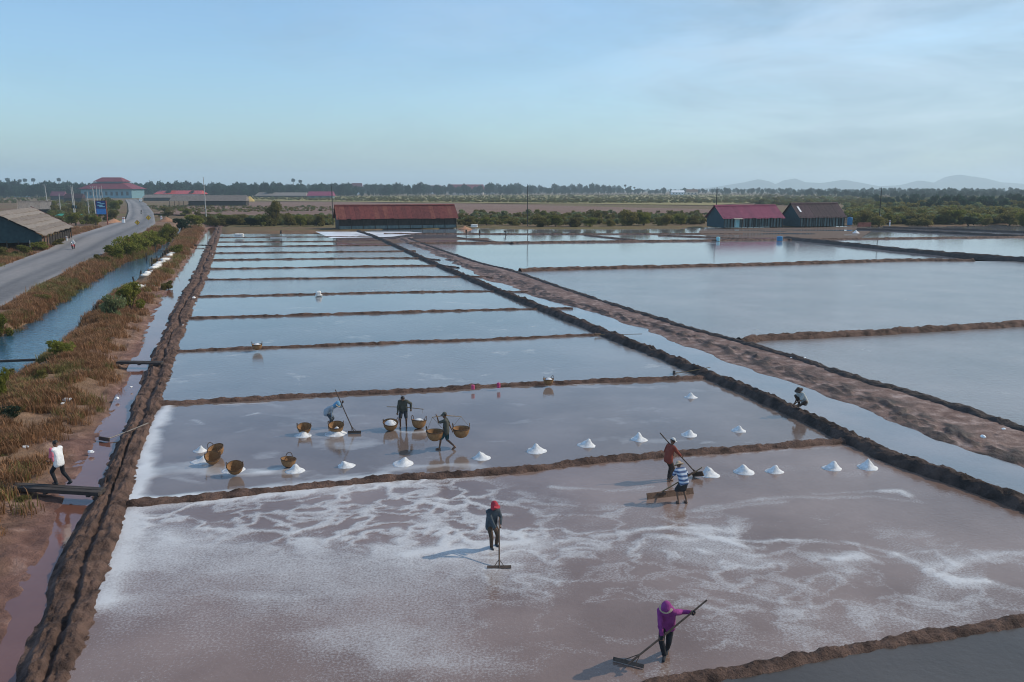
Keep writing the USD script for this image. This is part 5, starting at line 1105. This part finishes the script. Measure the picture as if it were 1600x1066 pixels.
cloth('c_dark', (.02, .022, .026), (.04, .042, .048)); cloth('c_cap', (.45, .45, .44), (.58, .58, .57)); cloth('c_umber', (.055, .035, .025), (.09, .06, .04))
usdkit.material(stage, look('c_stripes'), {'t': ('texture_coordinate', {}), 'w': ('wave_texture', {'bands_direction': 'z', 'scale': 2.6, 'distortion': 1.2, 'detail': 2.0}),
    'r': ('rgb_ramp', {'ramp': [(.30, (.06, .085, .17)), (.5, (.12, .25, .40)), (.75, (.42, .45, .52))]}), 'p': ('principled_bsdf', {'roughness': .9})},
    [('t.object', 'w.vector'), ('w.fac', 'r.fac'), ('r.color', 'p.base_color')], surface='p.BSDF')
_s = trimesh.creation.icosphere(1).vertices
def ball(c, r): return _s * (np.asarray(r) if np.ndim(r) else r) + np.asarray(c)
def hull(*bs): return m3.Manifold.hull_points(np.vstack(bs))
def bone(a, ra, b, rb): return hull(ball(a, ra), ball(b, rb))
def fuse(parts, step=.035, it=8, fold=0.0, seed=1):
    m = m3.Manifold.batch_boolean(parts, m3.OpType.Add).refine_to_length(step).to_mesh()
    t = trimesh.Trimesh(m.vert_properties[:, :3], m.tri_verts, process=True)
    trimesh.smoothing.filter_taubin(t, iterations=it)
    if fold:
        t.vertices = t.vertices + t.vertex_normals * ((meshkit.fbm(t.vertices * [9, 9, 5], 3, seed) - .5) * fold * 2)[:, None]
    return t
def ik(a, b, l1, l2, pole):
    a, b, pole = map(lambda v: np.asarray(v, float), (a, b, pole)); d = b - a; D = np.linalg.norm(d); Dm = min(D, (l1 + l2) * .999); u = d / D
    b2 = a + u * Dm; x = (l1 * l1 - l2 * l2 + Dm * Dm) / (2 * Dm); h = math.sqrt(max(0, l1 * l1 - x * x)); p = pole - u * (pole @ u); p /= np.linalg.norm(p) + 1e-9
    return a + u * x + p * h, b2
def hand_parts(w, dirn, palm_n, s, side):
    """palm, four curled fingers of different lengths and a thumb on the side; w the wrist"""
    d = np.array(dirn, float); d /= np.linalg.norm(d); n = np.array(palm_n, float); n = n - d * (n @ d); n /= np.linalg.norm(n) + 1e-9; x = np.cross(d, n) * side
    P = [hull(ball(w, .024 * s), ball(w + d * .075 * s + x * .026 * s, .016 * s), ball(w + d * .08 * s - x * .026 * s, .016 * s))]
    for k, L in enumerate((.066, .076, .070, .056)):
        b = w + d * .082 * s + x * (.030 - .020 * k) * s; k1 = b + (d * .75 + n * .5) * L * .5 * s; k2 = k1 + (n * .95 - d * .1) * L * .32 * s; k3 = k2 + (n * .3 - d * .8) * L * .25 * s
        P += [bone(b, .0095 * s, k1, .009 * s), bone(k1, .009 * s, k2, .0085 * s), bone(k2, .0085 * s, k3, .007 * s)]
    b = w + d * .025 * s + x * .026 * s; k1 = b + (x * .6 + d * .6 + n * .35) * .042 * s; k2 = k1 + (d * .55 + n * .75 - x * .2) * .034 * s
    P += [bone(b, .013 * s, k1, .011 * s), bone(k1, .011 * s, k2, .009 * s)]
    return P
def person(label, base, heading, h=1.65, lean=0, hip=.86, feet=((-.10, 0, 0), (.10, 0, 0)), hands=((-.25, .1, .8), (.25, .1, .8)), hipoff=(0, 0), turn=0, head_yaw=0, head_pitch=0, shirt='c_white', trousers='c_black', tlen=1.0, sleeve=1.0, hat=None, hatm='c_cap', shoes=None, skirt=False, group=None,
           world=True, knee_out=.15, hem=.12, gloves=None, elbow=None, roll=0, coat=0.0, extra=None):
    """one standing, bending or sitting figure. feet and hands are offsets from the base, in the picture's axes (x right, y away, z up); the body faces heading"""
    s = h / 1.70
    t = thing('person', label, 'person', base, 0, group)
    A = math.radians(heading); f = np.array([math.sin(A), math.cos(A), 0]); rt = np.array([math.cos(A), -math.sin(A), 0]); up = np.array([0, 0, 1.0])
    T = math.radians(turn); sr = rt * math.cos(T) + f * math.sin(T)                  # the shoulders may turn against the hips
    def L(v): return v[0] * rt + v[1] * f + v[2] * up if not world else np.asarray(v, float)
    le = math.radians(lean); ax = f * math.sin(le) + up * math.cos(le) + rt * math.tan(math.radians(roll)); ax /= np.linalg.norm(ax)
    le2 = math.radians(lean * 1.25); ax2 = f * math.sin(le2) + up * math.cos(le2) + rt * math.tan(math.radians(roll)); ax2 /= np.linalg.norm(ax2)
    P = np.array([hipoff[0], hipoff[1], 0]) + up * hip * s
    fr_ = np.cross(sr, ax2) * -1                                                        # chest front
    if fr_ @ f < 0: fr_ = -fr_
    C = P + ax * .24 * s; S = C + ax2 * .22 * s; N = S + ax2 * .06 * s
    hp = math.radians(lean * .75 + head_pitch); hy = math.radians(heading + head_yaw); hf = np.array([math.sin(hy), math.cos(hy), 0]); hr = np.array([math.cos(hy), -math.sin(hy), 0])
    hu = up * math.cos(hp) + hf * math.sin(hp); hfr = hf * math.cos(hp) - up * math.sin(hp)
    H = N + (ax2 * .4 + hu * .6) * .135 * s + hfr * .02 * s
    body, sh, tr = [], [], []
    SL, SR = S - sr * .165 * s, S + sr * .165 * s
    hl, hrr = P - rt * .085 * s - up * .02 * s, P + rt * .085 * s - up * .02 * s
    body += [hull(ball(P - rt * .06 * s, .105 * s), ball(P + rt * .06 * s, .105 * s), ball(C - sr * .06 * s, .095 * s), ball(C + sr * .06 * s, .095 * s)),
             hull(ball(C - sr * .06 * s, .095 * s), ball(C + sr * .06 * s, .095 * s), ball(S - sr * .11 * s, .07 * s), ball(S + sr * .11 * s, .07 * s)),
             bone(SL, .052 * s, SR, .052 * s), bone(N - ax2 * .03 * s, .056 * s, H - hu * .05 * s, .048 * s)]
    # head: skull, jaw, nose, ears
    body += [hull(ball(H + hu * .03 * s, .084 * s), ball(H - hu * .06 * s + hfr * .03 * s, .052 * s), ball(H - hfr * .025 * s + hu * .02 * s, .086 * s)), bone(H + hfr * .082 * s + hu * .015 * s, .010 * s, H + hfr * .102 * s - hu * .015 * s, .014 * s)]
    for e in (-1, 1): body.append(hull(ball(H + hr * .083 * e * s + hu * .02 * s, .014 * s), ball(H + hr * .088 * e * s - hu * .02 * s - hfr * .01 * s, .011 * s)))
    # trunk of the clothes
    g = .024 * s
    lo = P + up * (hem - .16) * s * .6 - up * coat * s
    sh += [hull(ball(lo - rt * .085 * s, .095 * s + g), ball(lo + rt * .085 * s, .095 * s + g), ball(P - rt * .07 * s, .100 * s + g), ball(P + rt * .07 * s, .100 * s + g), ball(C - sr * .07 * s, .092 * s + g), ball(C + sr * .07 * s, .092 * s + g)),
           hull(ball(C - sr * .07 * s, .092 * s + g), ball(C + sr * .07 * s, .092 * s + g), ball(S - sr * .12 * s, .066 * s + g), ball(S + sr * .12 * s, .066 * s + g)), bone(SL, .056 * s + g * .8, SR, .056 * s + g * .8)]
    gl = []
    for k, (sd, Sx) in enumerate(((-1, SL), (1, SR))):
        w = np.asarray(L(hands[k]), float)
        pole = (np.asarray(elbow[k], float) if elbow is not None and elbow[k] is not None else sr * sd * .6 - f * .5 - up * .6)
        e, w = ik(Sx, w, .285 * s, .25 * s, pole)
        body += [bone(Sx, .046 * s, e, .037 * s), bone(e, .037 * s, w, .026 * s)]
        d = w - e; hp_ = hand_parts(w, d, fr_ - up * .4, s, sd); body += hp_
        sh.append(bone(Sx, .054 * s + g * .8, e, .044 * s + g * .7))
        if sleeve >= 1: sh.append(bone(e, .044 * s + g * .7, e + d * .93, .032 * s + g * .6))
        elif sleeve < .6: sh[-1] = bone(Sx, .054 * s + g * .8, Sx + (e - Sx) * .75, .050 * s + g * .8)
        if gloves: gl.append(hull(ball(w, .034 * s), ball(w + d / np.linalg.norm(d) * .09 * s, .040 * s), ball(w + d / np.linalg.norm(d) * .07 * s + (fr_ - up * .4) * .03 * s, .036 * s)))
    tr.append(hull(ball(P - rt * .07 * s, .112 * s), ball(P + rt * .07 * s, .112 * s), ball(P - rt * .06 * s - up * .10 * s, .10 * s), ball(P + rt * .06 * s - up * .10 * s, .10 * s)))
    shoe = []; knees = []
    for k, (sd, hx) in enumerate(((-1, hl), (1, hrr))):
        a = np.asarray(L(feet[k][:3]), float) + up * .075 * s
        kn, a = ik(hx, a, .43 * s, .42 * s, f + rt * sd * knee_out)
        toe = a + f * .15 * s - up * .045 * s if len(feet[k]) < 4 else a + (f * math.cos(feet[k][3]) - up * math.sin(feet[k][3])) * .15 * s - up * .035 * s
        heel = a - f * .035 * s - up * .04 * s
        body += [bone(hx, .078 * s, kn, .052 * s), bone(kn, .050 * s, a, .034 * s), hull(ball(a - up * .01 * s, .034 * s), ball(heel, .032 * s), ball(toe, .026 * s), ball(toe - f * .05 * s + rt * sd * .02 * s, .028 * s))]
        knees.append(kn)
        tr.append(bone(hx, .092 * s, hx + (kn - hx) * min(1, tlen * 2), .070 * s if tlen >= .5 else .085 * s))
        if tlen > .55: tr.append(bone(kn, .070 * s, kn + (a - kn) * min(1, (tlen - .5) * 2) * .95, .055 * s))
        if shoes: shoe.append(hull(ball(a - up * .005 * s, .044 * s), ball(heel, .040 * s), ball(toe, .034 * s)))
    if skirt:
        tr.append(hull(ball(P - rt * .07 * s, .112 * s), ball(P + rt * .07 * s, .112 * s), ball(knees[0] + up * .02, .085 * s), ball(knees[1] + up * .02, .085 * s)))
    obj('body', fuse(body, .022, 6), 'skin', parent=t, smooth=60)
    obj('shirt', fuse(sh, .035, 6, .014, 3), shirt, parent=t, smooth=60)
    obj('trousers', fuse(tr, .04, 5, .010, 5), trousers, parent=t, smooth=60)
    if gl: obj('glove', fuse(gl[:1], .02, 2), gloves, parent=t, smooth=60); obj('glove', fuse(gl[1:], .02, 2), gloves, parent=t, smooth=60)
    for m_ in shoe: obj('shoe', fuse([m_], .03, 2), shoes, parent=t, smooth=60)
    for e in (-1, 1): obj('eye', trimesh.Trimesh(ball(H + hfr * .082 * s + hr * .033 * e * s + hu * .018 * s, .011 * s), trimesh.creation.icosphere(1).faces, process=False), 'eye_dark', parent=t)
    obj('mouth', trimesh.Trimesh(ball(H + hfr * .080 * s - hu * .048 * s, np.array([.02, .02, .008]) * s), trimesh.creation.icosphere(1).faces, process=False), 'lip', parent=t)
    Hc = H + hu * .03 * s - hfr * .012 * s
    cap_ = m3.Manifold.hull_points(ball(Hc, .098 * s))
    if hat != 'hood':
        hm = cap_.trim_by_plane(tuple(hu * .8 - hfr * .6), float((hu * .8 - hfr * .6) @ (Hc - hu * .01 * s))) if True else cap_
        obj('hair', fuse([hm], .03, 2), 'hair', parent=t, smooth=60)
    def disc(r1, r2, drop, fwd=0.0, half=False):
        a = np.linspace(-np.pi / 2, np.pi / 2, 15) if half else np.linspace(0, 2 * np.pi, 29)
        c0 = Hc + hu * .035 * s
        def ring(r, dz): return np.array([c0 + (hfr * math.cos(q) * (r + fwd) + hr * math.sin(q) * r) * s - hu * dz * s for q in a])
        P_ = np.stack([ring(r1, 0), ring((r1 + r2) / 2, drop * .35), ring(r2, drop), ring(r2 - .004, drop + .012), ring(r1, .014)], 0); return gridmesh(P_)
    def dome(r, sq=1.0): return m3.Manifold.hull_points(ball(Hc + hu * .02 * s, r * s)).trim_by_plane(tuple(hu), float(hu @ (Hc + hu * .025 * s)))
    if hat == 'cap': obj('cap', cat(fuse([dome(.108)], .03, 1), disc(.095, .175, .03, half=True)), hatm, parent=t, smooth=50)
    if hat == 'brim': obj('hat', cat(fuse([dome(.108)], .03, 1), disc(.09, .195, .055)), hatm, parent=t, smooth=50)
    if hat == 'wrap':
        obj('head_cloth', fuse([hull(ball(Hc, .118 * s), ball(Hc - hfr * .03 * s + hu * .03 * s, .11 * s), ball(N - hfr * .02 * s + hu * .03 * s, .075 * s))], .03, 4, .012, 9), hatm, parent=t, smooth=60)
        obj('cap_visor', disc(.085, .18, .035, half=True), hatm, parent=t, smooth=50)
    if hat == 'hood':
        hd = fuse([hull(ball(Hc, .128 * s), ball(Hc + hfr * .03 * s, .122 * s), ball(Hc + hu * .04 * s - hfr * .02 * s, .11 * s), ball(N - hfr * .02 * s, .10 * s)), hull(ball(N - sr * .11 * s, .075 * s), ball(N + sr * .11 * s, .075 * s), ball(Hc - hu * .06 * s - hfr * .03 * s, .11 * s), ball(S + fr_ * .02, .10 * s))], .03, 5, .012, 9)
        cut = hull(ball(H + hfr * .13 * s + hu * .0 * s, .072 * s), ball(H + hfr * .16 * s - hu * .05 * s, .06 * s))
        hd = m3.Manifold(m3.Mesh(hd.vertices.astype(np.float32), hd.faces.astype(np.uint32))); hd = hd - cut if hd.status() == m3.Error.NoError else hd
        obj('hood', hd, hatm, parent=t, smooth=60)
        obj('cap_visor', disc(.085, .165, .03, half=True), 'c_straw', parent=t, smooth=50)
    return t, dict(S=S, H=H, N=N, f=f, rt=rt, P=P)

b = at(1038, 1029)            # purple raker, nearest
person('person in a hooded purple jacket bending over a rake in the foreground', b, 197, 1.70, lean=30, hip=.84, hipoff=(.05, .12), feet=((.12, .30, 0, .3), (.0, 0, 0)), hands=((.52, -.17, 1.23), (-.13, -.28, .70)), head_yaw=18, head_pitch=12, roll=-4,
       shirt='c_purple', trousers='c_black', hat='hood', hatm='c_purple', shoes='c_dark', gloves='c_black', coat=.10, elbow=((.6, .5, -.2), (-.6, -.3, .1)))
rake(b + np.array([-.86, -.27, .03]), b + np.array([.86, -.20, 1.54]), [.86, -.42, 0], .72, 'rake held by the person in purple, its head to the lower left', m='brown_wood')
b = at(769, 858)              # red hat
person('person in a red hat and slate jacket pulling a rake towards the camera', b, 158, 1.60, lean=16, hip=.86, hipoff=(-.02, .05), feet=((.12, .22, 0), (-.02, 0, 0)), hands=((.24, -.14, .83), (.20, -.42, .62)), head_yaw=-58, head_pitch=10, shirt='c_slate', trousers='c_umber', hat='wrap', hatm='c_red', shoes='c_dark', coat=.12)
rake(at(780, 887.5, .03), b + np.array([.21, -.02, 1.02]), [1, .03, 0], .68, 'rake held upright before the person in the red hat', m='pole_dark')
b = at(1062, 787)             # striped shirt
person('person in blue striped shirt and dark knee shorts seen from behind, pushing a long board', b, -22, 1.56, lean=30, hip=.84, hipoff=(.12, .02), feet=((-.04, .0, 0), (.24, .04, 0)), hands=((-.33, .40, .60), (.42, .18, 1.02)), head_pitch=8, shirt='c_stripes', trousers='c_dark', tlen=.5, skirt=True, sleeve=.5, hat='brim', hatm='c_straw', shoes=None)
q = at(1029, 771.5, .05); rake(q, b + np.array([.72, .02, 1.28]), at(1083, 767, .05) - at(1011, 775, .05), .10, 'pole of the long scraping board held by the striped shirt person', board=(.05, .12))
A_, B_ = at(1011, 776, .09), at(1083, 767, .09); d_ = B_ - A_; t = thing('scraper_board', 'long flat wooden board on the brine before the striped shirt person', 'board', (A_ + B_) / 2, math.degrees(math.atan2(d_[1], d_[0])))
obj('plank', box(np.linalg.norm(d_), .05, .22, (0, 0, 0), rx=-20), 'brown_wood', parent=t); obj('cleat', box(.3, .06, .08, (-.35, -.03, .05)), 'pole_dark', parent=t)
b = at(1045, 751)             # white cap
person('person in white cap and rust shirt standing side on with a rake over the shoulder', b, 62, 1.66, lean=12, hip=.88, hipoff=(-.05, -.02), feet=((.0, .10, 0), (.02, -.06, 0)), hands=((.12, .20, 1.08), (.46, .12, .86)), head_pitch=14, shirt='c_rust', trousers='c_brown', hat='cap', hatm='c_cap', coat=.06, shoes=None)
rake(at(1091, 743, .08), b + np.array([-.36, .10, 1.78]), [.85, -.45, .25], .42, 'rake of the white capped man, its dark head by the first near heap', board=(.05, .2), m='pole_dark')
b = at(514, 668)              # blue worker
person('person in blue hood and long grey coat bent double over a basket', b, 108, 1.62, lean=52, hip=.82, hipoff=(-.06, .0), feet=((.0, .10, 0), (.04, -.10, 0)), hands=((.62, .10, 1.12), (.16, -.10, .42)), head_pitch=6, shirt='c_greyblue', trousers='c_slate', hat='hood', hatm='c_blue', gloves='c_dark', coat=.12, elbow=((.3, .5, -.6), (-.3, -.5, 0)), shoes=None)
rake(at(554, 677, .03), at(554, 677, .03) + np.array([-.80, .15, 1.92]), [1, .1, 0], .56, 'rake standing upright held by the person in the blue hood', m='pole_dark', board=(.05, .12))
b = at(630, 668)              # standing man
person('dark clad man standing between two full baskets with a yoke pole', b, 176, 1.66, lean=20, hip=.84, feet=((.14, .03, 0), (-.12, -.02, 0)), hands=((.36, .0, .86), (-.25, -.12, .50)), head_pitch=24, shirt='c_drab', trousers='c_dark', tlen=.42, sleeve=1, hat=None, hipoff=(.02, .05), coat=.05)
Pm = b + np.array([.07, .28, .86]); t = thing('yoke_pole', 'carrying pole held level behind the man between the full baskets', 'pole', Pm, 0); obj('shaft', tube([[-.82, 0, .02], [0, 0, 0], [.86, -.28, -.02]], [.014, .02, .014], 7), 'bamboo', parent=t); obj('cord_loop', tube([[.80, -.27, 0], [.82, -.26, -.12], [.80, -.27, -.2]], .006, 5), 'bamboo', parent=t)
b = at(698, 703)              # carrier
person('man in cap and dark shirt walking left with two baskets on a yoke', b, -88, 1.64, lean=4, hip=.86, feet=((-.30, .02, 0), (.32, .06, .06, .7)), hands=((-.36, -.10, 1.42), (.24, .10, .78)), head_pitch=4, shirt='c_drab', trousers='c_teal', tlen=.42, sleeve=.5, hat='cap', hatm='c_drab', coat=.06, elbow=((-.3, 0, -.9), (.5, .2, .1)))
Y0 = b + np.array([-.06, -.06, 1.42]); t = thing('carrying_yoke', 'thin yoke over the shoulder of the walking man with hanging cords', 'yoke', Y0)
e0, e1 = np.array([-.50, -.16, .02]), np.array([.66, .36, -.10]); obj('shaft', tube([e0, [0, 0, .05], e1], [.012, .02, .012], 7), 'bamboo', parent=t)
K0, K1 = b + np.array([-.46, -.10, .44]), b + np.array([.58, .34, .44])
for e_, k_ in ((e0, K0), (e1, K1)):
    for s_ in (-.28, .28): obj('cord', tube([e_ * .96, k_ - Y0 + [s_, 0, .52]], .006, 5), 'bamboo', parent=t)
basket(0, 0, 'left hanging basket of the walking yoke carrier', 0, 0, loc=K0, sc=1.12); basket(0, 0, 'right hanging basket of the walking yoke carrier', 0, 0, loc=K1, sc=1.12)
b = at(1254, 635, .44)        # crouching
person('person in wide hat and grey shirt squatting on the main bund', b, -112, 1.78, lean=30, hip=.22, hipoff=(.10, .05), feet=((-.16, -.10, 0), (-.10, .14, 0)), hands=((-.40, -.18, .22), (-.34, .04, .20)), head_pitch=4, shirt='c_grey', trousers='c_brown', sleeve=.5, hat='brim', hatm='c_brown', knee_out=.5)
b = at(92, 757, .37)          # walking on the plank
person('man in white shirt and black trousers walking left on the plank over the ditch', b, -72, 1.68, lean=5, hip=.84, feet=((-.07, -.02, 0), (.36, .10, .02, .6)), hands=((-.24, .10, 1.02), (-.10, -.22, .98)), head_yaw=-10, shirt='c_white', trousers='c_black', hat=None, sleeve=.5, coat=.05, elbow=((.2, -.2, -.9), (.5, -.4, -.4)), shoes='c_dark', hipoff=(.08, 0))
t = thing('shoulder_cloth', 'pink cloth over the front shoulder of the man in the white shirt', 'cloth', b + np.array([-.06, -.17, 1.0])); obj('fold', fuse([hull(ball((0, 0, .34), .05), ball((.04, 0, .1), .06), ball((-.03, -.02, .05), .05))], .03, 2, .02), 'c_pink', parent=t, smooth=60); obj('tail', fuse([hull(ball((.03, -.01, .08), .045), ball((.05, -.01, -.08), .04))], .03, 2, .015), 'c_pink', parent=t, smooth=60)
# far people, a few pixels tall
person('far figure in dark clothes standing in the last narrow pond left of the red shed', at(439, 370), 120, 1.6, lean=8, shirt='c_dark', trousers='c_dark', hat='brim', hatm='c_dark')
person('far worker left of two standing right of the rusty red shed', at(728.5, 368), 170, 1.6, lean=10, shirt='c_umber', trousers='c_brown', hat='brim', hatm='c_straw')
person('far worker right of two standing right of the rusty red shed', at(749.5, 370), 190, 1.65, lean=6, shirt='c_brown', trousers='c_brown', hat='brim', hatm='c_brown')
person('far worker bending near the black pole between the sheds', at(790.5, 368), -110, 1.6, lean=48, hip=.82, hands=((-.5, -.1, .5), (-.5, .1, .5)), shirt='c_dark', trousers='c_dark', hat='brim', hatm='c_straw')
c = at(435, 371.5, .05); t = thing('float_board', 'white board lying in the last pond under the far dark figure', 'board', c, 14); obj('slab', box(3.4, .6, .10, (0, 0, 0)), 'white_paint', parent=t); obj('edge_strip', box(3.4, .06, .16, (0, -.33, .01)), 'sack_white', parent=t)
for x, y, n, lab in [(741, 355.5, 2, 'white sacks stacked on the far bank right of the rusty red shed'), (374, 371, 1, 'white salt sacks at the head of the narrow ponds')]:
    c = at(x, y, .25); t = thing('sack_stack', lab, 'sack stack', c, 10, scale=1.5)
    for k in range(4): obj('sack', place(bag_m, frame([.5 * (k % 2) - .25, 0, .14 + .27 * (k // 2)], [1, 0, 0], [0, 1, 0], [0, 0, 1])), 'sack_white', parent=t, smooth=True)
heap('gravel_heap', 'low orange earth heap on the far bank by the white sacks', 726, 358, 20, 5, 'orange_earth', 'earth heap', z=.1, seed=9)

# ---- motorbikes and riders
def motorbike(base, heading, label, col):
    t = thing('motorbike', label, 'motorbike', base, -heading)
    for y in (-.62, .62):
        w = trimesh.creation.torus(.25, .05, 24, 10); obj('wheel', place(w, frame([0, y, .30], [0, 1, 0], [0, 0, 1], [1, 0, 0])), 'rubber', parent=t); 
        obj('hub', place(trimesh.creation.cylinder(.09, .12, sections=12), frame([0, y, .30], [0, 1, 0], [0, 0, 1], [1, 0, 0])), 'steel', parent=t)
    obj('body', trimesh.convex.convex_hull(np.vstack([ball((sx * .09, y, z), .05) for sx in (-1, 1) for y, z in ((-.5, .62), (.05, .38), (.2, .55), (-.1, .35))])), col, parent=t)
    obj('leg_shield', trimesh.convex.convex_hull(np.vstack([ball((sx * .19, .38, z), .03) for sx in (-1, 1) for z in (.38, .78)] + [ball((0, .52, .8), .05)])), col, parent=t)
    obj('seat', trimesh.convex.convex_hull(np.vstack([ball((sx * .09, y, z), .05) for sx in (-1, 1) for y, z in ((-.68, .76), (.02, .72))])), 'rubber', parent=t)
    obj('fork', cat(tube([[-.08, .62, .3], [-.06, .42, .9]], .025, 6), tube([[.08, .62, .3], [.06, .42, .9]], .025, 6)), 'steel', parent=t)
    obj('handlebar', tube([[-.34, .30, 1.0], [-.15, .40, .96], [.15, .40, .96], [.34, .30, 1.0]], .018, 6), 'rubber', parent=t)
    obj('headlight', place(lathe([(0, 0), (.08, .01), (.09, .06), (.05, .12), (0, .13)], 12), frame([0, .62, .88], [1, 0, 0], [0, 0, 1], [0, -1, 0])), 'white_paint', parent=t)
    obj('mudguard', place(box(.12, .5, .03), frame([0, .62, .60], [1, 0, 0], [0, 1, 0], [0, 0, 1])), col, parent=t)
    for sx in (-1, 1): obj('mirror', cat(tube([[sx * .22, .36, .98], [sx * .28, .34, 1.18]], .01, 5), box(.12, .02, .08, (sx * .29, .34, 1.2))), 'rubber', parent=t)
def rider(base, heading, label, **kw):
    A = math.radians(heading); f = np.array([math.sin(A), math.cos(A), 0]); rt = np.array([math.cos(A), -math.sin(A), 0]); u = np.array([0, 0, 1.0])
    o = lambda x, y, z: rt * x + f * y + u * z
    person(label, base, heading, 1.66, lean=8, hip=.82, hipoff=tuple((-f * .28)[:2]), feet=(o(-.2, .12, .24), o(.2, .12, .24)), hands=(o(-.34, .22, .98), o(.34, .22, .98)), knee_out=.5, **kw)
b = at(115, 389.5, .66); motorbike(b, 162, 'motorbike coming down the road past the thatched barn', 'red_paint'); rider(b, 162, 'helmeted rider in white sleeves on the motorbike near the barn', shirt='c_white', trousers='c_dark', hat='brim', hatm='c_cap', shoes='c_dark')
b = at(221, 334.5, .70); motorbike(b, 168, 'far motorbike on the road beyond the warning signs', 'steel'); rider(b, 168, 'dark clothed rider on the far motorbike', shirt='c_dark', trousers='c_dark', hat='cap', hatm='c_dark', shoes='c_dark')
